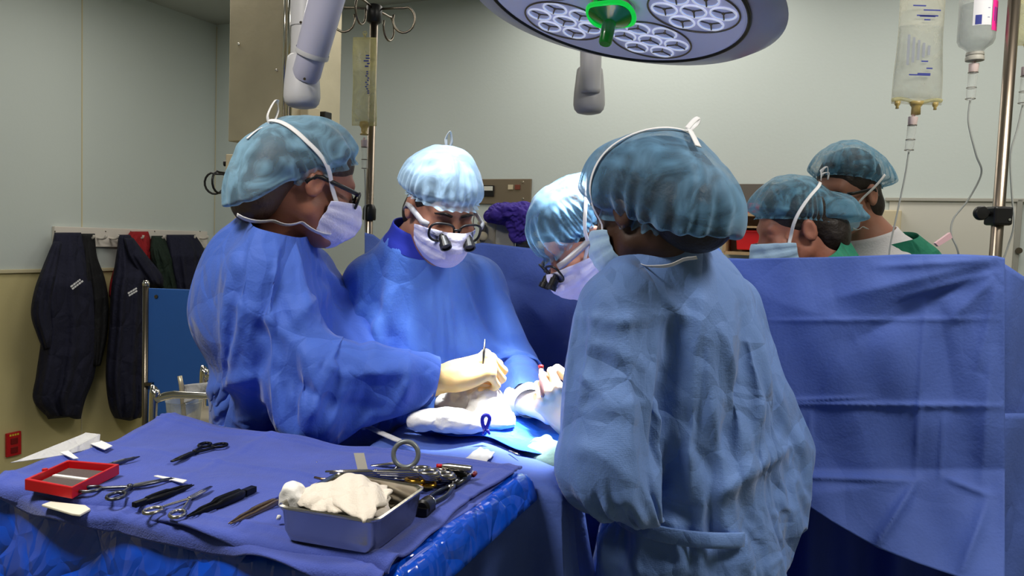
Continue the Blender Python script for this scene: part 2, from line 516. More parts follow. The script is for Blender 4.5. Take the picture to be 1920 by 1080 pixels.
def trace(fn, O, D, start=.35, level=0.0, it=60):
    """from outside towards O along -D: distance from O where the field equals level"""
    t = np.full(len(D), start)
    for _ in range(it):
        t = t-(fn((O+D*t[:, None]).astype(F32))-level)*.8
        t = np.maximum(t, .005)
    return t

def axis_pts(lo, hi, step, fine=None, fstep=.005):
    out = [lo]; x = lo
    while x < hi:
        st = step
        if fine and fine[0]-step < x < fine[1]: st = fstep
        x += st; out.append(x)
    return out

class Person:
    def __init__(s, label, skin, J, head, neck_r=.055, has_ears=True, hair=True):
        s.J = {k: np.array(v, float) for k, v in J.items()}; s.head = head; s.label = label; s.skin = skin
        s.neck_r = neck_r
        f = J['face']; s.f = nrm((f[0], f[1], 0)); s.r = s.f.cross(Vector((0, 0, 1)))
        s.spine = nrm(Vector(J['chest'])-Vector(J['pelvis']))
        up = s.spine; fw = (s.f-up*s.f.dot(up)).normalized(); rt = fw.cross(up)
        s.R = np.array([rt, fw, up]).T
        s.build_body()
    def build_body(s):
        J = s.J; H = s.head; r2 = np.array(s.r)
        pel = J['pelvis']
        def fn(X):
            L = ((X-A(H.c))@A(H.M)/H.s).astype(F32)
            d = head_sdf(L)*H.s
            nk0 = H.w([[0, -.03, -.05]])[0]
            d = smin(d, d_cap(X, nk0, J['neck'], s.neck_r, s.neck_r+.008), .025)
            b = s.trunk(X)+.012
            return smin(d, b, .03)
        def trunk(X):
            b = d_ell(X, J['chest'], (.17, .115, .2), s.R)
            b = smin(b, d_cap(X, J['shr'], J['shl'], .06, .06), .06)
            b = smin(b, d_cap(X, J['neck'], J['chest'], .07, .1), .06)
            b = smin(b, d_cap(X, J['chest'], pel, .12, .13), .05)
            b = smin(b, d_ell(X, pel, (.165, .12, .13), s.R), .05)
            for k, sg in (('r', 1), ('l', -1)):
                b = smin(b, d_cap(X, J['sh'+k], J['el'+k], .052, .042), .03)
                b = smin(b, d_cap(X, J['el'+k], J['wr'+k], .043, .028), .02)
                hd = J['wr'+k]+(J['wr'+k]-J['el'+k])/np.linalg.norm(J['wr'+k]-J['el'+k])*.05
                b = smin(b, d_cap(X, J['wr'+k], hd, .026, .022), .01)
                hip = pel+r2*.085*sg; knee = np.array([hip[0]+s.f[0]*.03, hip[1]+s.f[1]*.03, .5]); ank = np.array([hip[0], hip[1], .09])
                b = smin(b, d_cap(X, hip, knee, .085, .055), .03)
                b = smin(b, d_cap(X, knee, ank, .056, .036), .02)
                toe = ank+np.array([s.f[0]*.15, s.f[1]*.15, -.055])
                b = smin(b, d_cap(X, ank+np.array([0, 0, -.05]), toe, .04, .033), .03)
            return b
        s.trunk = trunk
        pts = np.array([J[k] for k in ('shr', 'shl', 'elr', 'ell', 'wrr', 'wrl', 'chest', 'pelvis')]+[np.array(H.c)])
        lo = pts.min(0)-.27; hi = pts.max(0)+.27; lo[2] = -.01
        hc = np.array(H.c)
        ax = [axis_pts(lo[k], hi[k], .024, (hc[k]-.15, hc[k]+.15), .0052) for k in range(3)]
        V, Q = nets(fn, *ax)
        V = relax(V, Q, 2, .35)
        s.body = meshobj('person', V, Q, s.skin)
        s.body['label'] = s.label; s.body['category'] = 'person'
    # ---- clothing
    def gown(s, matl, extra=None, step=.022, kb=.06, props=(), cinch=None, steps=140, fsteps=40, loose=1.10, name='surgical_gown', sleeve=(.098, .09, .078, .062), hem=.35, stretch_arm=.22, stretch_t=.14,
             out=.034, inn=.03, bend=.003, iters=140, folds=(), seed=1, neck_cut=.035, fat=1.0, short=False, subdiv=1, zmin=None, tied=None, cuff_in=.02, skirt=(.19, .25), neck_n=None):
        J = s.J; pel = J['pelvis']
        ndv = np.array(nrm(neck_n) if neck_n is not None else nrm(nrm(Vector(s.head.c)-Vector(J['neck']))+Vector((0, 0, .8))))
        def fn(X):
            b = d_ell(X, J['chest'], (.2*fat, .145*fat, .21), s.R)
            b = smin(b, d_cap(X, J['shr'], J['shl'], .085, .085), .05)
            b = smin(b, d_cap(X, J['neck']+ndv*.05, J['chest'], .068, .12), .05)
            b = smin(b, d_cap(X, J['chest'], pel, .15*fat, .165*fat), .06)
            if not short:
                bt = np.array([pel[0], pel[1], hem-.1])
                b = smin(b, d_cap(X, pel, bt, *skirt), .05)
            for k in 'rl':
                b = smin(b, d_cap(X, J['sh'+k], J['el'+k], sleeve[0], sleeve[1]), kb)
                if not short: b = smin(b, d_cap(X, J['el'+k], J['wr'+k], sleeve[2], sleeve[3]), kb*.8)
            if extra: b = extra(X, b)
            return b
        pts = np.array([J[k] for k in ('shr', 'shl', 'elr', 'ell', 'chest', 'pelvis', 'neck')]+([] if short else [J['wrr'], J['wrl']]))
        lo = pts.min(0)-.28; hi = pts.max(0)+.28; hi[2] = pts.max(0)[2]+.15; lo[2] = hem if not short else pel[2]
        if zmin: lo[2] = zmin
        ax = [np.arange(lo[k], hi[k], step) for k in range(3)]
        V, Q = nets(fn, *ax)
        nk = J['neck']; nd = ndv; s.nd = Vector(nd)
        cuts = [(nk+nd*neck_cut, nd, .1)]
        if not short:
            for k in 'rl':
                dr = J['wr'+k]-J['el'+k]; dr /= np.linalg.norm(dr); cuts.append((J['wr'+k]-dr*cuff_in, dr, sleeve[3]*.95))
        else:
            for k in 'rl':
                dr = J['el'+k]-J['sh'+k]; dr /= np.linalg.norm(dr); cuts.append((J['el'+k]-dr*.03, dr, .085))
        kill = np.zeros(len(V), bool)
        for p, dr, rad in cuts:
            kill |= ((V-p)@dr > 0) & (np.linalg.norm(V-p, axis=1) < rad*1.5)
        kill |= V[:, 2] < lo[2]+step*1.5
        V, Q = prune(V, Q, ~kill[Q].any(1))
        # snap the open rims to their planes
        E, B = edges_of(Q); bi = np.unique(B)
        for p, dr, rad in cuts:
            h = (V[bi]-p)@dr; m = (np.abs(h) < step*2.2) & (np.linalg.norm(V[bi]-p, axis=1) < rad*1.5)
            V[bi[m]] -= h[m][:, None]*dr
        E, B = edges_of(Q); nb_ = np.bincount(B.ravel(), minlength=len(V))
        for _ in range(14):
            sm = np.stack([np.bincount(B[:, 0], V[B[:, 1], k], len(V))+np.bincount(B[:, 1], V[B[:, 0], k], len(V)) for k in range(3)], 1)
            m_ = nb_ > 0; V[m_] = V[m_]*.4+.6*sm[m_]/nb_[m_][:, None]
        V = relax(V, Q, 4, .5)
        arms = []
        for k in 'rl':
            arms.append((J['sh'+k], J['el'+k]))
            if not short: arms.append((J['el'+k], J['wr'+k]))
        def st(mid, d, L):
            best = np.full(len(mid), 1e9); ax_ = np.zeros((len(mid), 3))
            for a, b in arms:
                ab = b-a; t = np.clip(((mid-a)@ab)/(ab@ab), 0, 1); dd = np.linalg.norm(mid-a-t[:, None]*ab, axis=1)
                u = dd < best; best[u] = dd[u]; ax_[u] = ab/np.linalg.norm(ab)
            isarm = best < .105
            al = np.abs((d*ax_).sum(1)); hz = 1-np.abs(d[:, 2])
            return 1+np.where(isarm, stretch_arm*al+.02, stretch_t*hz+.025)
        def rimpin(V, Q):
            pin = np.zeros(len(V)); E, B = edges_of(Q); bi = np.unique(B)
            for (p, dr, rad) in (cuts if not short else cuts[:1]):
                h = (V[bi]-p)@dr; pin[bi[(np.abs(h) < step*2.5) & (np.linalg.norm(V[bi]-p, axis=1) < rad*2.4)]] = 1
            return pin
        cols = [(A(a), A(b2), r1, r2) for a, b2, r1, r2 in props]
        def sdf(X):
            d = s.trunk(X)
            for c in cols: d = np.minimum(d, d_cap(X, *c))
            return d
        X = V.copy()
        X = drape_sim(V, X, Q, sdf, rimpin(V, Q), steps=steps, cinch=cinch, seed=seed, stretch=loose, bend=bend)
        V2, Q2 = subdiv_mesh(V, Q, 0); X2, _ = subdiv_mesh(X, Q, 0); pn = rimpin(V2, Q2)
        X = drape_sim(V2, X2, Q2, sdf, pn, steps=fsteps, it=10, cinch=cinch, seed=seed+3, stretch=loose*1.01, bend=bend, noise=.001)
        Q = Q2
        if folds: X = img_folds(X, Q, [(p_, w_*1.5, h_*1.0) for p_, w_, h_ in folds])
        s.gown_o = meshobj(name, X, Q, matl, s.body, subdiv=subdiv)
        s.gV, s.gQ = X, Q
        return s.gown_o
    def collar(s, matl, r=.07, h=.02, name='collar', parent=None, tilt=None, off=0.0, n=None):
        nk = Vector(s.J['neck']); nd = Vector(n).normalized() if n is not None else s.nd
        mb = MB(); mb.lathe(nk+nd*(off+.012), nd, [(0, r*1.14), (.01, r*1.1), (.02, r*1.03), (.02+h*.5, r), (.02+h, r*.99), (.02+h, r*.93), (.02, r*.95)], n=40, cap=False)
        return mb.build(name, matl, parent or s.gown_o, smooth=True, subdiv=1)
    def cap(s, matl, parts, c=(0, -.02, .03), axis=(0, -.25, 1), te=100, te_var=(0, 0), edge_in=.004, gather=.004, ngath=26, stretch=.1, out=.008, inn=.012, nu=150, nv=46, seed=3, edge_level=.005, back_level=.0, bend=.03, edge_drop=None, name='bouffant_cap'):
        """parts: ellipsoids (centre, radii) in head space that make the shape of the filled cap"""
        H = s.head
        def fn(L):
            d = None
            for (cc, rr) in parts:
                e = d_ell(L, cc, rr); d = e if d is None else smin(d, e, .04)
            return d
        hs = lambda L: np.minimum(head_sdf(L, False), d_cap(L, (0, -.03, -.05), (0, -.05, -.16), .056, .06))
        ax = nrm(axis); e1 = nrm(Vector((0, 1, 0))-ax*ax.y); e2 = ax.cross(e1)   # e1 = forward
        V = []; U, T = np.meshgrid(np.arange(nu)/nu*2*pi, np.linspace(0, 1, nv))
        tef = np.radians(te+te_var[0]*np.cos(U)+te_var[1]*np.cos(2*U))
        th = .02+T**.9*(tef-.02)
        D = (np.cos(th)[..., None]*np.array(ax)+np.sin(th)[..., None]*(np.cos(U)[..., None]*np.array(e1)+np.sin(U)[..., None]*np.array(e2))).reshape(-1, 3)
        O = np.array(c, float)
        t1 = trace(fn, O, D); Tf = T.reshape(-1); Uf = U.reshape(-1)
        w = np.clip((Tf-.84)/.15, 0, 1); w = w*w*(3-2*w)
        t2 = trace(hs, O, D, level=edge_level+back_level*w*np.maximum(0, -np.cos(Uf))**1.5)
        t = np.maximum(t1, t2+.002)*(1-w)+t2*w
        rn = np.interp(Uf, np.linspace(0, 2*pi, 9), np.r_[RNG.uniform(.4, 1.3, 8), .8])
        ph = ngath*Uf+2*np.sin(3*Uf+seed)+1.5*np.sin(5*Uf+seed*2)
        t = t+gather*rn*np.cos(ph)*np.clip((Tf-.35)/.6, 0, 1)**1.5*(1-.5*w)
        # flared ruffle past the elastic
        fl = np.clip((Tf-.955)/.045, 0, 1); t = t+fl*(.006+.004*np.cos(ph))
        V = O+D*t[:, None]
        Q = np.array([[j*nu+i, j*nu+(i+1) % nu, (j+1)*nu+(i+1) % nu, (j+1)*nu+i] for j in range(nv-1) for i in range(nu)])
        W = H.w(V)
        pin = (Tf > .93).astype(float); pin[:nu*2] = 0
        X = wrinkle(W, Q, lambda m, d, L: np.full(len(m), 1+stretch*.55), iters=70, out=out, inn=inn, bend=bend*2, pin=pin, seed=seed, amp=.002, freq=9)
        Q = np.concatenate([Q, [[0, 0, 0, 0]]])[:-1]
        Fc = [list(q) for q in Q]+[[i for i in range(nu)][::-1]]
        o = meshobj(name, X, Fc, matl, s.body, subdiv=1)
        bm = bmesh.new(); bm.from_mesh(o.data); bmesh.ops.recalc_face_normals(bm, faces=bm.faces); bm.to_mesh(o.data); bm.free()
        s.cap_o = o; s.capfn = fn
        return o
    def hairfill(s, matl, gap=.011):
        def fn(L): return np.minimum(s.capfn(L)+gap, 9)
        return s.hair(matl, None, raw=fn)
    def hair(s, matl, parts, raw=None, cut=None, step=.006, name='hair'):
        H = s.head
        def fn(L):
            d = raw(L) if raw else None
            for (cc, rr) in (parts or ()):
                e = d_ell(L, cc, rr); d = e if d is None else smin(d, e, .02)
            # keep the face clear
            d = smax(d, -d_ell(L, (0, .12, -.055), (.085, .105, .105)), .01)
            if cut: d = cut(L, d)
            return d
        hs = 1.0
        g = [np.arange(-.15, .15, step), np.arange(-.2, .14, step), np.arange(-.2, .17, step)]
        V, Q = nets(fn, *g); V = relax(V, Q, 2, .4)
        if len(V) == 0: return None
        return meshobj(name, H.w(V), Q, matl, s.body)
    def mask(s, matl, tie_mat, zr=(-.012, -.122), ang=66, lvl=.007, ties=(), pleat=.0016, drop=0):
        """pleated mask over nose and chin"""
        H = s.head; nu, nv = 41, 25
        U, T = np.meshgrid(np.linspace(-1, 1, nu), np.linspace(0, 1, nv))
        az = np.radians(ang)*U
        # top edge dips towards the ears, bottom edge rises
        ztop = zr[0]+.006-.022*np.abs(U)**1.5; zbot = zr[1]+.03*np.abs(U)**2
        z = ztop+(zbot-ztop)*T
        D = np.stack([np.sin(az), np.cos(az), np.zeros_like(az)], -1).reshape(-1, 3)
        O = np.stack([np.zeros_like(z), np.full_like(z, .0), z], -1).reshape(-1, 3)
        t = trace(head_smooth, O, D, level=lvl)
        Tf = T.reshape(-1); Uf = U.reshape(-1)
        puff = .006*np.sin(Tf*pi)*(1-Uf**2)
        pl = pleat*np.sign(np.sin(Tf*2*pi*3.5))*np.clip(1-np.abs(Uf)*.6, 0, 1)
        low = np.clip((Tf-.8)/.2, 0, 1)
        t = t+puff+pl-low*.012*(1-Uf**2)
        V = O+D*t[:, None]
        V[:, 2] -= drop*Tf
        V[:, 1] += .003*vnoise(V, 22, 4)
        Q = [[j*nu+i, j*nu+i+1, (j+1)*nu+i+1, (j+1)*nu+i] for j in range(nv-1) for i in range(nu-1)]
        o = meshobj('face_mask', H.w(V), Q, matl, s.body, solid=.0012, subdiv=1)
        s.mask_o = o
        for pts, wd in ties: s.ribbon(tie_mat, pts, wd, o)
        # turned hems
        for row in (0, nv-1):
            mb = MB(); mb.tube([H.wv(V[row*nu+i]) for i in range(nu)], .0016, n=6); 
        return o
    def ribbon(s, matl, pts, wd=.004, parent=None, name='tie', flat=.22, free=False):
        """strap through head-space points, pushed out to lie on cap and head"""
        H = s.head; sp = np.array([tuple(v) for v in spline(pts, 8)])
        if not free:
            O = np.array([0, -.01, .0]); D = sp-O; L = np.linalg.norm(D, axis=1); D /= L[:, None]
            fns = [head_smooth, lambda L: np.minimum(head_sdf(L, False), d_cap(L, (0, -.03, -.05), (0, -.05, -.14), .057, .062))]
            if hasattr(s, 'capfn'): fns.append(s.capfn)
            if free is False:
                t = np.max([trace(f, O, D, level=.004) for f in fns], axis=0) if len(fns) > 1 else trace(fns[0], O, D, level=.004)
                k = np.array([1, 2, 1])/4
                t2 = np.convolve(np.pad(t, 1, mode='edge'), k, mode='valid')
                sp = O+D*np.maximum(t2, 0)[:, None]
        W = H.w(sp); c = np.array(H.c)
        mb = MB(); n = 8; V = []
        m = len(W)
        for i in range(m):
            t = W[min(i+1, m-1)]-W[max(i-1, 0)]; t /= np.linalg.norm(t)+1e-9
            o = W[i]-c; o -= t*(o@t); o /= np.linalg.norm(o)+1e-9; b = np.cross(t, o)
            for k in range(n):
                a = 2*pi*k/n; V.append(W[i]+b*(math.cos(a)*wd)+o*(math.sin(a)*wd*flat))
        Fc = [(i*n+k, i*n+(k+1) % n, (i+1)*n+(k+1) % n, (i+1)*n+k) for i in range(m-1) for k in range(n)]
        Fc += [tuple(range(n)), tuple((m-1)*n+k for k in range(n))]
        mb.add(V, Fc)
        return mb.build(name, matl, parent or s.body, smooth=True)
    def specs(s, frame_mat, lens_mat, temple_mat=None, loupes=None, w=.066, h=.042, z=-.003, y=.104, r=.0026, drop=0, tilt=0, name='glasses', arm_r=.003):
        H = s.head; g = empty(name, H.wv((0, y, z))); g.parent = s.body
        g.matrix_parent_inverse = Matrix.Translation(-wloc(s.body)); g['_w'] = tuple(H.wv((0, y, z)))
        def ring(sx, k=1.0):
            out = []
            for i in range(28):
                a = 2*pi*i/28; ca, sa = math.cos(a), math.sin(a)
                ex = math.copysign(abs(ca)**.7, ca)*w*.42*k; ez = math.copysign(abs(sa)**.75, sa)*h*.5*k
                yy = y-((sx*.034+ex)**2)*2.2+ez*tilt
                out.append((sx*.0355+ex, yy, z+drop+ez))
            return out
        rim = MB()
        for sx in (-1, 1): rim.tube([H.wv(p) for p in ring(sx)], r, n=8, closed=True)
        rim.tube([H.wv((x, y+.003, z+drop+h*.22)) for x in (-.009, 0, .009)], r, n=8)
        rim.build('frame', frame_mat, g, smooth=True)
        for sx in (-1, 1):
            q = ring(sx, .98); L = MB(); L.add([H.wv(p) for p in q], [tuple(range(len(q)))]); L.build('lens', lens_mat, g)
            T_ = MB(); e = (sx*.068, y-.014, z+drop+h*.28)
            T_.tube([H.wv(p) for p in (e, (sx*.078, y-.03, z+drop+h*.28), (sx*.084, .0, z+.014), (sx*.085, -.012, z+.012), (sx*.082, -.028, z-.008))], arm_r, n=6, flat=1.6)
            T_.build('temple', temple_mat or frame_mat, g, smooth=True)
            if loupes:
                B = MB(); a = H.wv((sx*.032, y-.004, z+drop-.008)); b = H.wv((sx*.03, y+.03, z+drop-.024))
                ax = (b-a).normalized()
                B.lathe(a, ax, [(0, .008), (.006, .008), (.007, .0105), (.022, .0105), (.023, .013), (.034, .013), (.034, .01), (.03, .009)], n=20)
                B.build('loupe', loupes, g, smooth=False)
        return g

# ------------------------------------------------------------------ gloved hand
def hand(name, wrist, fdir, back, matl, parent, side=1, curls=((20, 30, 20),)*4, thumb=(35, 20, 20), spread=4, scale=1.0, cuff=.07, step=.0032, cuff_r=.034, cup=.0):
    """wrist point, direction of the palm, direction the back of the hand faces; side +1: thumb towards back x fdir"""
    f = nrm(fdir); b = Vector(back); b = (b-f*b.dot(f)).normalized(); t = b.cross(f)*side     # thumb side
    M = np.array([t, f, b]).T
    prim = []
    # local: x thumb side, y fingers, z back of hand
    base = [(.030, .090, .002), (.010, .096, .004), (-.011, .092, .002), (-.030, .082, -.002)]
    lens = [(.042, .025, .020), (.046, .029, .022), (.043, .027, .021), (.034, .020, .019)]
    rad = [.0093, .0097, .0092, .0082]
    chains = []
    for i in range(4):
        p = np.array(base[i]); a0 = math.radians(spread*(1.2-i*.8)); ang = 0; ch = [(np.array([base[i][0]*.8, .03, -.004]), rad[i]*1.15), (p, rad[i]*1.12)]
        for j in range(3):
            ang += math.radians(curls[min(i, len(curls)-1)][j])
            d = np.array([math.sin(a0)*math.cos(ang), math.cos(a0)*math.cos(ang), -math.sin(ang)])
            p = p+d*lens[i][j]; ch.append((p, rad[i]*(1-.09*(j+1))))
        chains.append(ch)
    p = np.array([.022, .022, -.010]); q = [(p, .016)]
    a1 = math.radians(thumb[0]); d = np.array([math.sin(a1)*.85, math.cos(a1), -.35]); d /= np.linalg.norm(d)
    p = p+d*.042; q.append((p, .0125)); a1 -= math.radians(thumb[1]); d = np.array([math.sin(a1)*.9, math.cos(a1), -.35]); d /= np.linalg.norm(d)
    p = p+d*.032; q.append((p, .0105)); a1 -= math.radians(thumb[2]); d = np.array([math.sin(a1)*.9, math.cos(a1), -.4]); d /= np.linalg.norm(d)
    p = p+d*.026; q.append((p, .009))
    def fn(L):
        L = L/scale
        d = d_box(L, (0, .05, -.002), (.038, .048, .0125), None, .012)
        d = smin(d, d_ell(L, (.022, .035, -.012), (.018, .032, .014)), .015)
        d = smin(d, d_ell(L, (-.024, .035, -.01), (.014, .034, .013)), .015)
        d = smin(d, d_cap(L, (0, -cuff, 0), (0, .02, -.002), cuff_r, .026), .02)
        fing = None
        for ch in chains:
            e = None
            for (a, ra), (b2, rb) in zip(ch[1:], ch[2:]):
                c = d_cap(L, a, b2, ra, rb); e = c if e is None else smin(e, c, .003)
            e = smin(e, d_ell(L, ch[1][0], (ch[1][1]*1.15,)*3), .006)
            d = smin(d, e, .004)
        e = None
        for (a, ra), (b2, rb) in zip(q, q[1:]):
            c = d_cap(L, a, b2, ra, rb); e = c if e is None else smin(e, c, .005)
        d = smin(d, e, .006)
        return d*scale
    allp = np.array([c[0] for ch in chains for c in ch]+[c[0] for c in q]+[np.array([0, -cuff, 0])])*scale
    lo = allp.min(0)-.045; hi = allp.max(0)+.045
    V, Q = nets(fn, *[np.arange(lo[k], hi[k], step) for k in range(3)])
    kill = V[:, 1] < (-cuff+.004)*scale
    V, Q = prune(V, Q, ~kill[Q].all(1)); V = relax(V, Q, 2, .4)
    ring = np.clip(-(V[:, 1]/scale)/cuff, 0, 1)
    V[:, 2] += .0012*np.sin(V[:, 1]*500)*ring
    W = V@M.T+np.array(wrist)
    o = meshobj(name, W, Q, matl, parent)
    grip = [np.array(c[-1][0])*scale@M.T+np.array(wrist) for c in chains]
    return o, grip, (lambda p: Vector(np.array(p)*scale@M.T+np.array(wrist)))
# ------------------------------------------------------------------ materials
M = {}
M['ceil'] = mat('ceiling_paint', S((178, 180, 172)), .8, bump=.05, bscale=120)
M['floor'] = mat('floor_vinyl', S((120, 124, 120)), .35, var=.12, vscale=30)
M['trimw'] = mat('cream_trim', S((206, 196, 160)), .5)
M['white_wood'] = mat('white_painted_wood', S((225, 218, 208)), .45, bump=.05)
M['steel'] = mat('brushed_steel', S((206, 195, 168)), .4, .55, bump=.12, bscale=25, var=.1, vscale=5)
M['steel_dark'] = mat('dark_steel', S((120, 112, 100)), .3, 1)
M['chrome'] = mat('polished_steel', S((215, 212, 205)), .16, 1)
M['blackp'] = mat('black_plastic', S((16, 16, 18)), .4)
M['lampgrey'] = mat('lamp_enamel', S((182, 182, 206)), .35, coat=.3)
M['armwhite'] = mat('arm_enamel', S((196, 196, 200)), .4, coat=.2)
M['plate'] = mat('satin_plate', S((156, 142, 124)), .35, .8, bump=.04)
M['navy'] = mat('navy_cloth', S((19, 21, 45)), .85, bump=.3, bscale=90, crumple=.2, cscale=7)
M['black_cloth'] = mat('black_cloth', S((9, 10, 16)), .85, bump=.3, bscale=90, crumple=.2, cscale=7)
M['red_cloth'] = mat('red_cloth', S((150, 18, 28)), .8, bump=.2, crumple=.3, cscale=12)
M['green_cloth'] = mat('dark_green_cloth', S((20, 38, 28)), .85, bump=.2, crumple=.3, cscale=12)
M['redp'] = mat('red_plastic', S((190, 20, 30)), .4)
M['redbin'] = mat('bright_red_plastic', S((225, 40, 40)), .4)
M['beige'] = mat('beige_plastic', S((205, 192, 160)), .5)
M['wood'] = mat('pale_board', S((190, 160, 120)), .55, var=.1, vscale=20)
M['purple'] = mat('purple_cloth', S((64, 44, 150)), .8, crumple=.2, cscale=12)
M['grey_eq'] = mat('grey_equipment', S((168, 166, 156)), .5)
M['glass_plate'] = mat('gauge_glass', S((220, 220, 210)), .2)
M['bluepanel'] = mat('blue_panel', S((44, 96, 172)), .35, var=.08, vscale=3)
M['board'] = mat('white_board', S((205, 203, 192)), .4)
M['paper'] = mat('white_paper', S((196, 196, 196)), .8, crumple=.2, cscale=20)
M['tape'] = mat('white_tape', S((236, 236, 232)), .7)
M['steel_tray'] = mat('tray_steel', S((170, 164, 150)), .3, 1)
M['inst'] = mat('instrument_steel', S((176, 172, 164)), .24, 1)
M['inst_dk'] = mat('dark_instrument_steel', S((96, 98, 104)), .3, 1)
M['black_ti'] = mat('black_instrument_finish', S((18, 20, 26)), .35, .6)
M['gold'] = mat('gold_plating', S((224, 170, 60)), .25, 1)
M['towel'] = mat('blue_cotton_towel', S((66, 84, 172)), .9, bump=.25, bscale=420, var=.1, vscale=12, sheen=.2, crumple=.05, cscale=7)
M['plastic'] = mat('glossy_blue_plastic', S((8, 76, 205)), .15, spec=.6, coat=.4, crumple=.34, cscale=9)
M['drape'] = mat('blue_nonwoven_drape', S((78, 104, 182)), .75, var=.07, vscale=14, bump=.12, bscale=160, crumple=.05, cscale=5)
M['drape2'] = mat('royal_blue_drape', S((30, 96, 200)), .6, var=.05, bump=.1, bscale=140, crumple=.12, cscale=5.5)
M['gownA'] = mat('royal_blue_gown', S((62, 100, 196)), .72, bump=.12, bscale=220, crumple=.18, cscale=5.5, sheen=.15)
M['gownB'] = mat('bright_blue_gown', S((78, 124, 216)), .7, bump=.12, bscale=220, crumple=.12, cscale=5.5, sheen=.15)
M['gownD'] = mat('steel_blue_gown', S((98, 132, 192)), .72, bump=.1, bscale=200, crumple=.23, cscale=5.5, dots=.2, dscale=330, sheen=.15)
M['collar'] = mat('deep_blue_collar', S((34, 50, 170)), .8, bump=.1)
M['purple_collar'] = mat('violet_scrub_edge', S((116, 70, 196)), .8)
M['cuffw'] = mat('knit_cuff', S((190, 198, 210)), .9, bump=.4, bscale=200)
M['glove'] = mat('latex_glove', S((226, 190, 130)), .5, sss=.2, bump=.1, bscale=60)
M['gloveC'] = mat('pale_latex_glove', S((236, 208, 176)), .5, sss=.2, bump=.1, bscale=60)
M['gloveG'] = mat('greenish_latex_glove', S((112, 142, 134)), .5, bump=.15, bscale=70)
M['gloveW'] = mat('white_glove', S((232, 226, 220)), .5, bump=.1)
M['mask'] = mat('white_mask', S((214, 214, 244)), .85, bump=.15, bscale=200, crumple=.08, cscale=20)
M['mask_b'] = mat('pale_blue_mask', S((160, 190, 214)), .85, bump=.1, bscale=200)
M['tie'] = mat('white_tie', S((226, 226, 228)), .8)
M['skinA'] = mat('warm_skin', S((150, 98, 80)), .5, sss=.15, bump=.06, bscale=120, var=.06, vscale=20)
M['skinB'] = mat('olive_skin', S((168, 118, 98)), .5, sss=.15, bump=.06, bscale=120, var=.06, vscale=20)
M['skinC'] = mat('light_skin', S((204, 146, 124)), .5, sss=.15, bump=.06, bscale=120, var=.06, vscale=20)
M['skinD'] = mat('deep_brown_skin', S((64, 42, 32)), .5, bump=.06, bscale=120)
M['hair_dk'] = mat('dark_brown_hair', S((34, 26, 22)), .55, bump=.6, bscale=40)
M['hair_br'] = mat('brown_hair', S((62, 44, 34)), .55, bump=.6, bscale=40)
M['capA'] = film('blue_bouffant', S((140, 186, 214)), .48, .95, vscale=16, streak=.35, stretch=(1, 1, 1))
M['capB'] = film('pale_bouffant', S((180, 216, 246)), .58, 1.0, vscale=16, streak=.35)
M['capD'] = film('deep_bouffant', S((106, 156, 194)), .42, .95, vscale=12, streak=.4)
M['capE'] = film('dusky_bouffant', S((104, 160, 190)), .36, .9, vscale=18, streak=.4)
M['lens'] = mat('spectacle_lens', (1, 1, 1), .03, trans=1, ior=1.05)
M['clear_frame'] = mat('clear_acrylic', S((214, 216, 226)), .12, trans=.55, ior=1.3)
M['gauze'] = mat('white_gauze', S((238, 236, 232)), .95, bump=.12, bscale=500, crumple=.1, cscale=20)
M['gauze_w'] = mat('cream_gauze', S((232, 222, 208)), .95, bump=.2, bscale=420, crumple=.14, cscale=22)
M['scrub_green'] = mat('green_scrubs', S((30, 118, 92)), .85, bump=.1, crumple=.25, cscale=9)
M['undershirt'] = mat('white_undershirt', S((206, 204, 206)), .9, bump=.2, bscale=200)
M['vest'] = mat('slate_vest', S((84, 96, 150)), .8)
M['bagfilm'] = film('clear_bag_film', S((222, 220, 200)), .22, .7, rough=.25, streak=.15, vscale=12, sheen=0, transl=.5)
M['bagfilm_y'] = film('yellow_bag_film', S((220, 214, 160)), .4, .85, rough=.25, streak=.15, vscale=12, sheen=0, transl=.5)
M['bagliq'] = film('clear_saline', S((186, 196, 198)), .22, .6, rough=.15, streak=.05, sheen=0, transl=.5)
M['portyel'] = mat('amber_port', S((214, 188, 116)), .35, trans=.4)
M['clearp'] = film('clear_plastic', S((222, 226, 222)), .14, .75, rough=.08, streak=.03, sheen=0, transl=.3)
M['tube'] = mat('clear_tubing', S((196, 200, 196)), .2, trans=.4, ior=1.2)
M['ink'] = mat('blue_ink', S((50, 60, 140)), .7)
M['pink'] = mat('pink_label', S((255, 40, 150)), .6)
M['greenp'] = mat('green_handle_plastic', S((4, 84, 22)), .25, coat=.4, emit=.05, ecol=S((0, 200, 60)))
M['green_rim'] = mat('green_handle_rim', S((20, 210, 70)), .25, emit=.55, ecol=S((10, 220, 70)))
M['lampface'] = mat('glare_tinted_lamp_face', S((226, 226, 246)), .55, coat=.1, emit=.10, ecol=S((196, 196, 240)))  # faint emission stands in for stray lens glare on the face plate
M['polesteel'] = mat('stand_steel', S((150, 138, 124)), .32, 1)
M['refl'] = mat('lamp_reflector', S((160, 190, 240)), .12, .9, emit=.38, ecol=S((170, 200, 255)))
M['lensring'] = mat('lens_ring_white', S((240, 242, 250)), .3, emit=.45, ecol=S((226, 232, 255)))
M['led'] = mat('lamp_emitter', S((200, 220, 255)), .3, emit=3.0, ecol=S((190, 214, 255)))
M['white_lbl'] = mat('white_label', S((226, 226, 230)), .6)
M['violet_cap'] = mat('pale_pink_cap', S((220, 200, 196)), .4)

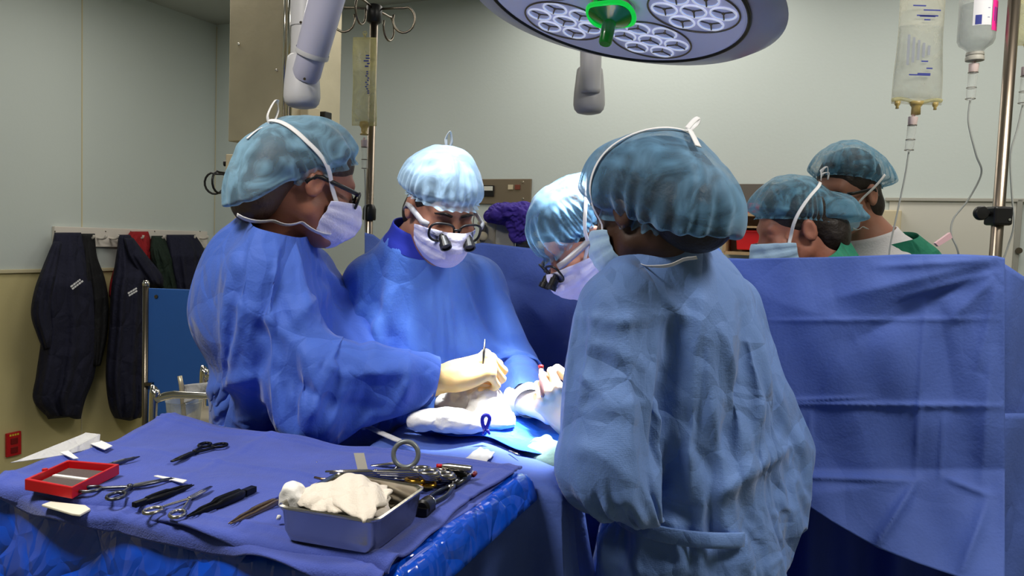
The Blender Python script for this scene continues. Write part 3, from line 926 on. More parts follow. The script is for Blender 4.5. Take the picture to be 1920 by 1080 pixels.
# wall paint: grey-green above the rail, cream below
def wall_mat(name, top, bot, zr):
    m = mat(name, top, .7, bump=.05, bscale=80); nt = m.node_tree
    b = next(n for n in nt.nodes if n.type == 'BSDF_PRINCIPLED')
    g = _n(nt, 'ShaderNodeNewGeometry'); sp = _n(nt, 'ShaderNodeSeparateXYZ'); nt.links.new(g.outputs['Position'], sp.inputs[0])
    gt = _n(nt, 'ShaderNodeMath', operation='GREATER_THAN'); gt.inputs[1].default_value = zr; nt.links.new(sp.outputs['Z'], gt.inputs[0])
    nz = _n(nt, 'ShaderNodeTexNoise'); nz.inputs['Scale'].default_value = 1.5
    mx = _n(nt, 'ShaderNodeMix', data_type='RGBA'); mx.inputs[6].default_value = bot; mx.inputs[7].default_value = top
    nt.links.new(gt.outputs[0], mx.inputs[0]); nt.links.new(mx.outputs[2], b.inputs['Base Color'])
    return m
M['wall'] = wall_mat('two_tone_wall', S((200, 209, 205)), S((206, 194, 142)), 1.27)

# ------------------------------------------------------------------ room shell
CEIL = 2.75
corner = Vector((-1.86, 4.74, 0))
ub = Vector((.9063, -.4226, 0)); vl = Vector((-.4226, -.9063, 0))        # along the back wall, along the left wall towards us
nb = vl.copy(); nl = ub.copy()                                            # inward normals
RW, RL = 6.3, 6.2
def rc(u, v, z=0): return corner+ub*u+vl*v+Vector((0, 0, z))
def struct(name, mb, m, **k):
    o = mb.build(name, m, **k); o['kind'] = 'structure'; return o
T = .1
def wallbox(u0, v0, u1, v1, z0, z1):
    mb = MB(); c = (rc(u0, v0, z0)+rc(u1, v1, z1))/2
    mb.box(c, (abs(u1-u0), abs(v1-v0), z1-z0), ub, vl, (0, 0, 1)); return mb
struct('floor', wallbox(-T, -T, RW+T, RL+T, -T, 0), M['floor'])
struct('ceiling', wallbox(-T, -T, RW+T, RL+T, CEIL, CEIL+T), M['ceil'])
struct('wall_left', wallbox(-T, 0, 0, RL, 0, CEIL), M['wall'])
struct('wall_back', wallbox(-T, -T, RW+T, 0, 0, CEIL), M['wall'])
struct('wall_right', wallbox(RW, 0, RW+T, RL, 0, CEIL), M['wall'])
struct('wall_front', wallbox(-T, RL, RW+T, RL+T, 0, CEIL), M['wall'])
struct('trim_1', wallbox(0, 0, .014, RL, 1.262, 1.28), M['trimw'], bevel=.003)
struct('trim_2', wallbox(0, 0, RW, .014, 1.262, 1.28), M['trimw'], bevel=.003)
struct('baseboard_left', wallbox(0, 0, .012, RL, 0, .1), M['trimw'])
struct('baseboard_back', wallbox(.012, 0, RW, .012, 0, .1), M['trimw'])
def WL(px, py, off=0): return PP(px, py, corner+nl*off, nl)
def WB(px, py, off=0): return PP(px, py, corner+nb*off, nb)
# panel joints in the wall sheeting
for nm, px in (('trim_3', 153), ('trim_4', 401)):
    p = WL(px, 600) if px < 300 else corner+ub*.004
    mb = MB(); mb.box((p.x+nl.x*.001, p.y+nl.y*.001, CEIL/2), (.003, .006, CEIL-.02), nl, vl); struct(nm, mb, M['trimw'])

# ------------------------------------------------------------------ light
def area(name, loc, size, power, col=(1, 1, 1), rot=(0, 0, 0), sy=None):
    d = bpy.data.lights.new(name, 'AREA'); d.energy = power; d.color = col; d.shape = 'RECTANGLE'; d.size = size; d.size_y = sy or size
    o = bpy.data.objects.new(name, d); COL.objects.link(o); o.location = loc; o.rotation_euler = rot; return o
def spot(name, loc, target, power, angle, blend=.3, size=.08, col=(1, 1, 1)):
    d = bpy.data.lights.new(name, 'SPOT'); d.energy = power; d.spot_size = math.radians(angle); d.spot_blend = blend; d.shadow_soft_size = size; d.color = col
    o = bpy.data.objects.new(name, d); COL.objects.link(o); o.location = loc
    o.rotation_euler = (Vector(target)-Vector(loc)).to_track_quat('-Z', 'Y').to_euler(); return o
rz = math.atan2(ub.y, ub.x)
for i, (x, y, pw, sx) in enumerate(((-1.0, .75, 36, .6), (1.25, .9, 30, .6), (.35, 3.1, 12, 1.2), (-1.4, 3.2, 10, 1.0), (1.5, 2.35, 8, .8))):
    area('ceiling_panel_light', (x, y, CEIL-.03), sx, pw, (1, .95, .87), (0, 0, rz), sx*.6)
FIELD = P(960, 790, 1.62)
LAMP_C = P(1150, 8, 1.72)
spot('surgical_beam', LAMP_C+Vector((-.02, -.0, -.14)), FIELD+Vector((.02, 0, 0)), 400, 24, .6, .1, (.95, .98, 1))
spot('second_beam', P(830, -420, 1.45), P(860, 520, 1.72), 110, 26, .8, .1, (.93, .97, 1))
SC.world = bpy.data.worlds.new('world'); SC.world.use_nodes = True
SC.world.node_tree.nodes['Background'].inputs[0].default_value = (.5, .5, .5, 1)
SC.world.node_tree.nodes['Background'].inputs[1].default_value = .0
SC.view_settings.view_transform = 'Standard'
SC.view_settings.look = 'None'
SC.view_settings.exposure = 0.0
SC.cycles.use_denoising = True
SC.cycles.max_bounces = 8; SC.cycles.transparent_max_bounces = 12
SC.cycles.caustics_reflective = False; SC.cycles.caustics_refractive = False
SC.cycles.sample_clamp_indirect = 4
# ------------------------------------------------------------------ the six people
def V3(v): return np.array(v, float)
# --- A: scrub nurse on the left
A_ = Person('person in blue gown and grasping glove, side-on at left with long hanging cap',
    M['skinA'], dict(face=(.93, .35, 0), neck=P(515, 444, 1.70), chest=P(480, 590, 1.76), pelvis=P(522, 800, 1.80), shr=P(490, 512, 1.58), shl=P(570, 515, 1.86),
    elr=P(590, 676, 1.54), wrr=P(838, 706, 1.60), ell=P(682, 690, 1.75), wrl=P(785, 750, 1.66)),
    Head(P(580, 345, 1.68), (.82, .48, -.30)))
def exA(X, b):
    b = smin(b, d_ell(X, P(418, 535, 1.80), (.10, .16, .11)), .06)
    b = smin(b, d_cap(X, A_.J['elr'], A_.J['elr']+V3((.0, 0, -.03)), .085, .07), .03)
    b = smin(b, d_ell(X, P(480, 810, 1.84), (.11, .15, .12)), .06)
    return b
wA = P(522, 715, 1.79)
RA = np.array([[A_.r.x, A_.f.x], [A_.r.y, A_.f.y], [0, 0]])
def cinA(X):
    q = X-np.array(wA); q[:, 2] = 0; loc = q@RA; w = np.exp(-((X[:, 2]-wA.z)/.07)**2)*np.clip(.1-loc[:, 1]/.07, 0, 1)*np.clip((.16-loc[:, 0])/.05, 0, 1)
    r = np.sqrt((loc[:, 0]/.20)**2+(loc[:, 1]/.152)**2)+1e-9
    f = np.where((r > 1) & (np.linalg.norm(q, axis=1) < .32), 1-(1-1/r)*np.clip(w*1.3, 0, 1), 1)
    return X+q*(f-1)[:, None]
A_.gown(M['gownA'], exA, cinch=cinA, seed=2, kb=.08, sleeve=(.086, .07, .06, .056), skirt=(.15, .21),
    folds=[([(500, 520), (540, 600), (590, 690)], 10, -.012), ([(430, 560), (520, 610), (570, 660), (600, 730)], 9, .014), ([(585, 655), (640, 700), (700, 700), (760, 690)], 8, .014),
           ([(480, 600), (500, 650), (480, 700)], 9, -.012), ([(500, 690), (560, 720), (640, 760), (740, 770)], 12, -.014), ([(560, 480), (640, 540), (690, 620), (705, 670)], 9, .014),
           ([(575, 480), (625, 540), (665, 610), (690, 665)], 8, -.014), ([(590, 660), (592, 720), (585, 790)], 8, .012), ([(640, 520), (580, 570), (540, 620)], 9, .012),
           ([(770, 690), (760, 730), (730, 780)], 7, .010), ([(810, 680), (800, 730), (770, 775)], 7, -.010), ([(455, 430), (455, 520), (450, 590)], 8, -.012),
           ([(420, 580), (425, 640), (430, 690)], 6, .009), ([(450, 600), (448, 650), (440, 700)], 6, -.009), ([(380, 740), (440, 715), (500, 700)], 10, .014)])
A_.collar(M['purple_collar'], .066, .022, 'scrub_neckline', off=.028)
A_.cap(M['capA'], [((0, -.01, .055), (.095, .105, .092)), ((0, -.09, .0), (.096, .075, .095)), ((0, -.10, -.07), (.09, .06, .07))], c=(0, -.05, .03), axis=(0, -.7, .72), te=118, te_var=(-1, -4), stretch=.14, out=.010, inn=.016, gather=.006, ngath=18, seed=4)
A_.hairfill(M['hair_br'], .013)
A_.mask(M['mask'], M['tie'], ties=[([(.072, .055, -.03), (.085, .0, .03), (.09, -.06, .07), (.05, -.10, .085), (.02, -.118, .085)], .0055), ([(.055, .07, -.10), (.064, .03, -.112), (.068, -.02, -.115), (.06, -.07, -.105), (.04, -.1, -.09)], .0055)])
A_.ribbon(M['tie'], [(.02, -.118, .082), (.02, -.132, .10), (.016, -.126, .138), (.012, -.114, .12), (.02, -.116, .086)], .005, A_.mask_o, 'tie_loop', free=True)
A_.ribbon(M['tie'], [(.02, -.12, .085), (.03, -.143, .062), (.036, -.158, .035)], .005, A_.mask_o, 'tie_end', free=True)
A_.specs(M['blackp'], M['lens'], w=.06, h=.036, r=.003, arm_r=.0032)
hA, gripA, lA = hand('glove', A_.J['wrr'], P(945, 672, 1.62)-P(850, 700, 1.60), (.05, -.45, .9), M['glove'], A_.body, side=1, curls=((55, 80, 45), (62, 85, 50), (68, 85, 50), (72, 85, 50)), thumb=(40, 35, 35), cuff=.06, scale=1.05)

# --- B: operating surgeon, face on
B_ = Person('person facing us in blue gown with clear-armed magnifying glasses and brightly lit cap',
    M['skinB'], dict(face=(.28, -.96, 0), neck=P(775, 478, 1.83), chest=P(795, 610, 1.93), pelvis=P(800, 830, 1.94), shr=P(700, 535, 1.86), shl=P(893, 535, 1.98),
    elr=P(708, 735, 1.82), wrr=P(850, 765, 1.72), ell=P(968, 690, 1.90), wrl=P(992, 752, 1.70)),
    Head(P(828, 390, 1.76), (.40, -.76, -.44), scale=.94))
B_.gown(M['gownB'], None, seed=5, skirt=(.19, .22), sleeve=(.08, .075, .07, .055),
    folds=[([(690, 580), (715, 640), (720, 690)], 7, .012), ([(700, 560), (735, 640), (738, 680)], 7, -.012), ([(855, 540), (860, 620), (852, 690)], 7, -.010), ([(800, 560), (840, 640), (900, 660)], 8, .010),
           ([(930, 560), (950, 620), (970, 680)], 8, .010), ([(880, 600), (920, 650), (950, 720)], 8, -.010), ([(960, 670), (975, 720), (980, 770)], 6, .008), ([(760, 600), (775, 660), (780, 700)], 6, .008)])
B_.collar(M['collar'], .07, .03, off=.008)
B_.hair(M['hair_dk'], [((0, -.018, .04), (.08, .101, .092)), ((0, -.06, -.04), (.074, .055, .07))])
B_.cap(M['capB'], [((0, -.01, .05), (.09, .108, .1)), ((0, -.07, .02), (.092, .08, .09))], c=(0, -.02, .03), axis=(0, -.12, 1), te=97, te_var=(-4, 0), stretch=.12, gather=.005, seed=6)
B_.mask(M['mask'], M['tie'], ties=[([(-.072, .055, -.03), (-.085, .0, .03), (-.07, -.06, .09), (-.02, -.08, .115)], .004), ([(-.06, .06, -.10), (-.073, .03, -.09), (-.083, .0, -.05), (-.08, -.03, -.02)], .004)])
B_.ribbon(M['tie'], [(-.02, -.08, .118), (-.026, -.085, .14), (-.018, -.09, .165), (-.01, -.085, .145), (-.018, -.08, .118)], .0035, B_.mask_o, 'tie_loop', free=True)
B_.specs(M['blackp'], M['lens'], M['clear_frame'], M['blackp'], w=.07, h=.046, y=.112, z=-.012, r=.0028, arm_r=.0045, name='magnifying_glasses')
eb = MB()
for sx in (-1, 1):
    eb = MB(); eb.tube([B_.head.wv(p) for p in ((sx*.012, .093, .022), (sx*.03, .092, .028), (sx*.05, .078, .022))], [.005, .006, .002], n=8, flat=.6); eb.build('eyebrow', M['hair_dk'], B_.body, smooth=True)
hB, gripB, lB = hand('glove', B_.J['wrl'], (.55, -.3, .12), (-.2, -.3, .9), M['gloveW'], B_.body, side=-1, curls=((40, 55, 30), (45, 55, 30), (50, 55, 30), (55, 55, 30)), thumb=(30, 20, 20), cuff=.05)
kc = MB(); d_ = nrm(Vector(B_.J['wrl'])-Vector(B_.J['ell'])); kc.lathe(Vector(B_.J['wrl'])-d_*.06, d_, [(0, .04), (.02, .038), (.05, .036), (.075, .035)], n=28, cap=False); kc.build('knit_cuff', M['cuffw'], B_.gown_o, smooth=True)
hand('glove', B_.J['wrr'], (.5, -.5, -.1), (0, -.3, .9), M['gloveW'], B_.body, side=1, curls=((35, 50, 30),)*4, cuff=.05)

# --- C: second surgeon bowed in profile
C_ = Person('person bowed in profile wearing clear magnifying glasses, mostly hidden behind the nearest gown',
    M['skinC'], dict(face=(-.85, -.3, 0), neck=P(1168, 442, 1.81), chest=P(1262, 570, 1.82), pelvis=P(1290, 820, 1.84), shr=P(1240, 510, 1.86), shl=P(1225, 520, 1.70),
    elr=P(1150, 700, 1.84), wrr=P(1080, 730, 1.72), ell=P(1175, 735, 1.68), wrl=P(1082, 800, 1.61)),
    Head(P(1094, 446, 1.80), (-.70, -.16, -.66)))
C_.gown(M['gownB'], None, seed=8, step=.03, skirt=(.13, .15))
C_.hair(M['hair_dk'], [((0, -.018, .04), (.08, .101, .092)), ((0, -.06, -.04), (.074, .055, .07))])
C_.cap(M['capD'], [((0, -.0, .05), (.09, .11, .1)), ((0, -.06, .03), (.092, .08, .09))], c=(0, -.01, .03), axis=(0, -.0, 1), te=96, te_var=(2, 0), stretch=.12, gather=.006, seed=9)
C_.mask(M['mask'], M['tie'], ties=[([(-.072, .055, -.03), (-.082, .022, .0), (-.082, .005, .03), (-.085, -.03, .07), (-.06, -.08, .11)], .004), ([(-.072, .05, -.06), (-.08, .02, -.04), (-.083, .005, -.01)], .004)])
C_.specs(M['blackp'], M['lens'], M['clear_frame'], M['blackp'], w=.07, h=.046, y=.118, z=-.01, r=.0028, arm_r=.005, name='magnifying_glasses')
hC, gripC, lC = hand('glove', C_.J['wrl'], P(1022, 738, 1.60)-P(1082, 800, 1.61), (-.5, -.75, .25), M['gloveC'], C_.body, side=-1, curls=((50, 70, 40), (60, 75, 40), (65, 75, 40), (70, 75, 40)), thumb=(35, 25, 25), cuff=.06, scale=1.05)

# --- D: nearest person, seen from behind
D_ = Person('person nearest on the right, back turned, grey-blue gown and very full cap',
    M['skinD'], dict(face=(-.80, .60, 0), neck=P(1228, 482, 1.47), chest=P(1290, 650, 1.53), pelvis=P(1292, 945, 1.54), shr=P(1362, 580, 1.66), shl=P(1160, 580, 1.40),
    elr=P(1440, 760, 1.66), wrr=P(1300, 800, 1.80), ell=P(1138, 852, 1.31), wrl=P(1066, 866, 1.45)),
    Head(P(1208, 398, 1.45), (-.66, .70, -.28)))
def exD(X, b):
    b = smin(b, d_ell(X, P(1420, 850, 1.62), (.09, .12, .13)), .06)
    b = smin(b, d_cap(X, D_.J['elr'], P(1440, 850, 1.60), .09, .08), .05)
    b = smin(b, d_ell(X, P(1150, 620, 1.42), (.085, .09, .12)), .05)
    return b
wD = P(1312, 946, 1.54)
def cinD(X):
    q = X-np.array(wD); q[:, 2] = 0; w = np.exp(-((X[:, 2]-wD.z)/.022)**2)*np.clip(.55-q[:, 0]/.12, 0, 1)
    near = np.linalg.norm(q, axis=1) < .3
    loc = q@s_R; r = np.sqrt((loc[:, 0]/.20)**2+(loc[:, 1]/.172)**2)+1e-9
    f = np.where((r > 1) & near & (w > .3), 1-(1-1/r)*np.clip(w*1.4, 0, 1), 1)
    return X+q*(f-1)[:, None]
s_R = np.array([[D_.r.x, D_.f.x], [D_.r.y, D_.f.y], [0, 0]])
D_.gown(M['gownD'], exD, cinch=cinD, seed=11, sleeve=(.085, .088, .085, .048), kb=.035, skirt=(.2, .26), cuff_in=.03,
    folds=[([(1262, 600), (1262, 690), (1248, 780), (1228, 890)], 13, -.034), ([(1290, 610), (1285, 700), (1275, 800), (1290, 880)], 9, .012), ([(1075, 592), (1170, 602), (1262, 585)], 8, .010), ([(1165, 490), (1225, 545), (1280, 595)], 10, .018),
           ([(1312, 520), (1322, 640), (1332, 750), (1358, 860)], 9, .013), ([(1395, 560), (1408, 640), (1388, 750), (1352, 860)], 12, -.026), ([(1412, 600), (1432, 690), (1420, 790), (1395, 840)], 9, .011), ([(1485, 830), (1410, 875), (1335, 935)], 13, .024),
           ([(1340, 600), (1372, 680), (1378, 760)], 8, .009), ([(1090, 640), (1150, 660), (1220, 700)], 8, .008), ([(1085, 700), (1140, 745), (1215, 760)], 8, .009), ([(1080, 790), (1130, 760), (1200, 790)], 7, .009), ([(1060, 840), (1120, 850), (1190, 905)], 8, .009),
           ([(1130, 650), (1120, 720), (1100, 780)], 8, -.008), ([(1280, 760), (1310, 840), (1345, 900)], 9, -.012), ([(1300, 660), (1305, 760), (1320, 820)], 7, -.009), ([(1450, 720), (1470, 790), (1440, 850)], 8, .009),
           ([(1130, 960), (1135, 1020), (1125, 1090)], 8, .013), ([(1165, 960), (1168, 1020), (1160, 1090)], 7, -.013), ([(1200, 960), (1203, 1020), (1196, 1090)], 8, .011), ([(1345, 970), (1385, 1025), (1425, 1090)], 9, .011), ([(1330, 970), (1350, 1025), (1378, 1090)], 9, -.012), ([(1260, 970), (1275, 1030), (1290, 1090)], 9, .009)])
mb = MB(); mb.tube(spline([P(1318, 474, 1.585), P(1345, 487, 1.585), P(1372, 512, 1.59), P(1393, 548, 1.60)], 8), .0035, n=10, flat=3.6, upv=(.2, .5, .9)); mb.build('neck_binding', M['collar'], D_.gown_o, smooth=True)
D_.collar(M['collar'], .07, .02, off=-.01)
D_.cap(M['capD'], [((0, .0, .055), (.106, .118, .095)), ((.0, -.11, -.03), (.098, .08, .09)), ((0, -.07, .03), (.106, .085, .098))], c=(0, -.05, .02), axis=(0, -.5, .86), te=125, te_var=(-5, -10), stretch=.10, out=.008, inn=.014, gather=.007, ngath=20, seed=12)
D_.hairfill(M['hair_dk'], .013)
D_.mask(M['mask_b'], M['tie'], ties=[([(-.072, .055, -.03), (-.10, .03, .05), (-.09, -.02, .12), (-.04, -.09, .12), (.0, -.12, .11)], .0045), ([(.08, .03, .04), (.10, -.02, .1), (.06, -.09, .11), (.0, -.12, .11)], .0045),
    ([(-.06, .06, -.10), (-.06, -.0, -.11), (-.06, -.05, -.11), (-.03, -.1, -.1)], .0045)])
D_.ribbon(M['tie'], [(.0, -.13, .115), (-.018, -.145, .095), (-.03, -.158, .07)], .007, D_.mask_o, 'tie_end', free=True)
D_.ribbon(M['tie'], [(.0, -.125, .12), (.03, -.125, .14), (.055, -.12, .15), (.04, -.12, .135), (.0, -.125, .115)], .005, D_.mask_o, 'tie_loop', free=True)
hD, gripD, lD = hand('glove', D_.J['wrl'], (-.65, .72, .06), (-.2, -.3, .9), M['gloveG'], D_.body, side=-1, curls=((25, 40, 25), (30, 40, 25), (35, 40, 25), (40, 40, 25)), thumb=(30, 15, 15), cuff=.09, cuff_r=.043)
# sash
mb = MB(); rv, fv = D_.r, D_.f
mb.tube([wD+rv*(.176*math.cos(t))+fv*(.146*math.sin(t))+Vector((0, 0, .006*math.sin(2*t)+.008*math.sin(t))) for t in np.linspace(0, 2*pi, 60, endpoint=False)], .016, n=8, closed=True, flat=1.0, upv=(0, 0, 1))
V_ = np.array([tuple(v) for v in mb.V]); q_ = V_-np.array(wD); rad_ = np.linalg.norm(q_[:, :2], axis=1)
mb = MB(); mb.tube([wD+rv*(0.204*math.cos(t))+fv*(.176*math.sin(t))+Vector((0, 0, .006*math.sin(2*t)+.008*math.sin(t))) for t in np.linspace(1.7, 4.05, 40)], .0035, n=10, flat=4.4, upv=(0, 0, 1))
mb.build('sash', M['gownD'], D_.gown_o, smooth=True)
# --- E, F: anaesthesia team behind the screen
E_ = Person('person in profile behind the blue screen with pale blue mask and puffed cap',
    M['skinA'], dict(face=(-.9, -.2, 0), neck=P(1540, 480, 2.09), chest=P(1572, 640, 2.10), pelvis=P(1580, 900, 2.10), shr=P(1540, 545, 2.25), shl=P(1570, 545, 1.98),
    elr=P(1480, 720, 2.25), wrr=P(1440, 800, 2.15), ell=P(1500, 730, 2.06), wrl=P(1440, 800, 2.1)),
    Head(P(1490, 430, 2.08), (-.90, -.02, -.30)))
E_.gown(M['scrub_green'], None, short=True, step=.03, iters=60, seed=14, name='scrub_top', neck_cut=.03)
E_.hair(M['hair_dk'], [((0, -.02, .04), (.082, .103, .092)), ((0, -.08, -.03), (.076, .06, .08))])
E_.cap(M['capE'], [((0, .005, .055), (.095, .11, .095)), ((0, -.11, -.0), (.085, .07, .07)), ((0, -.165, -.06), (.06, .05, .05))], c=(0, -.03, .03), axis=(0, -.25, 1), te=100, te_var=(-8, 0), stretch=.12, gather=.006, seed=15)
E_.mask(M['mask_b'], M['tie'], ties=[([(-.072, .055, -.03), (-.08, .02, .03), (-.07, -.06, .095), (-.03, -.09, .108)], .0045), ([(-.06, .06, -.10), (-.062, .01, -.118), (-.066, -.05, -.12), (-.05, -.09, -.14)], .005)])
for dz in (0, .016):
    E_.ribbon(M['tie'], [(-.03, -.09, .108), (-.03, -.098, .124+dz*.5), (-.03, -.116, .122+dz), (-.03, -.108, .106)], .005, E_.mask_o, 'tie_loop', free=True)
F_ = Person('taller person behind the blue screen in green scrubs, white undershirt and dark glasses',
    M['skinB'], dict(face=(-.8, -.6, 0), neck=P(1640, 455, 2.36), chest=P(1655, 590, 2.40), pelvis=P(1660, 880, 2.42), shr=P(1590, 505, 2.52), shl=P(1718, 500, 2.30),
    elr=P(1560, 680, 2.52), wrr=P(1560, 800, 2.46), ell=P(1755, 690, 2.30), wrl=P(1720, 820, 2.26)),
    Head(P(1586, 364, 2.34), (-.82, -.50, -.16), scale=1.05))
F_.gown(M['scrub_green'], None, short=True, step=.03, iters=60, seed=17, name='scrub_top', neck_cut=.0)
nk = Vector(F_.J['neck']); mb = MB(); mb.lathe(nk, F_.nd, [(-.075, .15), (-.045, .128), (-.02, .105), (.0, .088), (.02, .077), (.03, .073), (.03, .068), (.0, .07)], n=48, cap=False); mb.build('undershirt', M['undershirt'], F_.gown_o, smooth=True)
F_.hair(M['hair_dk'], [((0, -.018, .04), (.08, .101, .092)), ((0, -.06, -.04), (.074, .055, .065))])
F_.cap(M['capE'], [((0, -.005, .055), (.098, .112, .1)), ((0, -.08, .02), (.095, .075, .08))], c=(0, -.02, .04), axis=(0, -.18, 1), te=97, te_var=(-9, 0), stretch=.12, gather=.006, seed=18)
F_.mask(M['mask_b'], M['tie'], ties=[([(-.072, .055, -.03), (-.082, .01, .01), (-.085, -.03, .04)], .004), ([(-.06, .06, -.10), (-.062, .01, -.118), (-.066, -.05, -.11)], .004)])
F_.specs(M['blackp'], M['lens'], w=.06, h=.036, r=.003)
# ------------------------------------------------------------------ ceiling column and booms
col = empty('service_column', P(520, 262, 3.0), 'steel service column hanging from the ceiling behind the capped person at left', 'column')
c0 = P(533, 262, 2.86); wz = c0.z; w_ = .30
cc = Vector((c0.x, c0.y, 0))+vl*(-w_/2)+ub*(-w_/2+.02)
mb = MB(); mb.box((cc.x, cc.y, (wz+CEIL)/2), (w_, w_, CEIL-wz), ub, vl); mb.build('housing', M['steel'], col, bevel=.004)
mb = MB()
for du, dv in ((w_/2, w_/2),):
    q = cc+ub*du+vl*dv
    mb.tube([(q.x, q.y, wz), (q.x, q.y, CEIL)], .011, n=12); mb.tube([(q.x-ub.x*.026, q.y-ub.y*.026, wz), (q.x-ub.x*.026, q.y-ub.y*.026, CEIL)], .006, n=8)
mb.build('corner_bead', M['chrome'], col, smooth=True)
for px, py in ((448, 83), (519, 132)):
    p = PP(px, py, cc+vl*(w_/2+.002), vl); mb = MB(); mb.lathe(p, vl, [(0, .006), (.003, .006), (.005, .003)], n=12); mb.build('screw', M['chrome'], col, smooth=True)
for py in (70, 145):
    p = PP(539, py, cc+ub*(w_/2+.002), ub)+vl*-.03; mb = MB(); mb.lathe(p, ub, [(0, .006), (.003, .006), (.005, .003)], n=12); mb.build('screw', M['steel_dark'], col, smooth=True)
for (du, dv, m_) in ((-.05, .1, 'grey_eq'), (.05, .06, 'steel_dark')):
    q = cc+ub*du+vl*dv; mb = MB(); mb.lathe((q.x, q.y, wz), (0, 0, -1), [(0, .012), (.012, .012), (.012, .022), (.034, .022), (.036, .01), (.07, .008)], n=16); o = mb.build('gas_outlet', M[m_], col); smooth_angle(o)
q = cc+ub*-.05+vl*.1
mb = MB(); mb.prism([(q.x-.05, q.y, wz-.085), (q.x+.03, q.y, wz-.085), (q.x+.03, q.y, wz-.06), (q.x, q.y, wz-.062)], (0, .02, 0)); mb.build('hose_clip', M['blackp'], col)
q = PP(575, 214, cc+ub*(w_/2), ub); mb = MB(); mb.box(q+ub*.012, (.07, .05, .05), vl, ub, (0, 0, 1)); mb.build('socket', M['beige'], col, bevel=.004)
q = PP(604, 218, cc+ub*(w_/2), ub); mb = MB(); mb.box(q+ub*.012, (.04, .04, .03), vl, ub, (0, 0, 1)); mb.build('socket', M['blackp'], col, bevel=.003)

def boot(mb, top, bot, r0, r1):
    """rounded knuckle housing between two points"""
    top, bot = Vector(top), Vector(bot); ax = bot-top; L = ax.length
    prof = [(0, r0*.8), (L*.05, r0*.95), (L*.2, r0*1.02)]+[(L*(.2+.6*i/6), r0+(r1-r0)*math.sin(i/6*pi/2)) for i in range(1, 7)]+[(L*.9, r1*.93), (L*.97, r1*.75), (L, r1*.4)]
    mb.lathe(top, ax, prof, n=32)
arm = empty('lamp_boom', P(570, 0, 2.0), 'pale grey jointed ceiling boom in front of the steel service column', 'boom')
b0 = P(567, 104, 2.02); b1 = P(566, 203, 2.02)
mb = MB(); boot(mb, b0, b1, .040, .047); mb.build('knuckle', M['armwhite'], arm, smooth=True)
t0 = P(575, 138, 1.995); t1 = P(612, 0, 1.93); dd = (t1-t0).normalized()
mb = MB(); mb.lathe(t0, dd, [(-.015, .030), (0, .036), (.055, .036), (.057, .041), (.16, .043), (.34, .046), (.44, .046)], n=32); smooth_angle(mb.build('spring_arm', M['lampgrey'], arm))
mb = MB(); mb.lathe(t0+dd*.048, dd, [(0, .0425), (.006, .0435), (.012, .0425)], n=32, cap=False); mb.build('collar', M['armwhite'], arm, smooth=True)
u0 = P(572, 125, 2.06); u1 = Vector((u0.x+.005, u0.y, CEIL))
mb = MB(); mb.lathe(u0, u1-u0, [(0, .038), (.10, .038), (.101, .041), (.30, .041), (.301, .039), ((u1-u0).length, .039)], n=24); smooth_angle(mb.build('drop_tube', M['armwhite'], arm))
for px, py, Y in ((564, 42, 2.0), (577, 40, 1.955), (599, 37, 1.91), (571, 148, 1.95)):
    mb = MB(); p = P(px, py, Y); mb.lathe(p, (CPOS-p), [(-.01, .0035), (.002, .0035)], n=10); mb.build('screw', M['steel_dark'], arm)

# ------------------------------------------------------------------ surgical light
la = (FIELD-LAMP_C).normalized()
e1 = (Vector((1, 0, 0))-la*la.x).normalized(); e2 = la.cross(e1)
if e2.y > 0: e2 = -e2                     # e2: towards us
def LP(a, b, h=0): return LAMP_C+e1*a+e2*b+la*h
def lam_ij(px, py):
    p = PP(px, py, LAMP_C, la); q = p-LAMP_C; return q.dot(e1), q.dot(e2)
sl = empty('surgical_light', LAMP_C, 'round multi-lens surgical light with green handle above the operating field', 'lamp')
RR = .295
mb = MB(); mb.lathe(LAMP_C, la, [(-.22, .07), (-.19, .14), (-.13, .25), (-.06, .345), (-.025, .37), (-.006, .345), (.0, .30)], n=96, X=e1, mod=lambda t: 1+.035*math.cos(3*t+.9), cap=True)
smooth_angle(mb.build('housing', M['lampgrey'], sl))
mb = MB(); mb.tube([LP(RR*math.cos(t), RR*math.sin(t), .003) for t in np.linspace(0, 2*pi, 96, endpoint=False)], .0045, n=8, closed=True); mb.build('rim_seal', M['blackp'], sl, smooth=True)
mb = MB(); mb.lathe(LAMP_C, la, [(-.01, .295), (.002, .292), (.004, .286), (.001, .278), (.001, .05)], n=96, X=e1, cap=True); smooth_angle(mb.build('face_plate', M['lampface'], sl), 30)
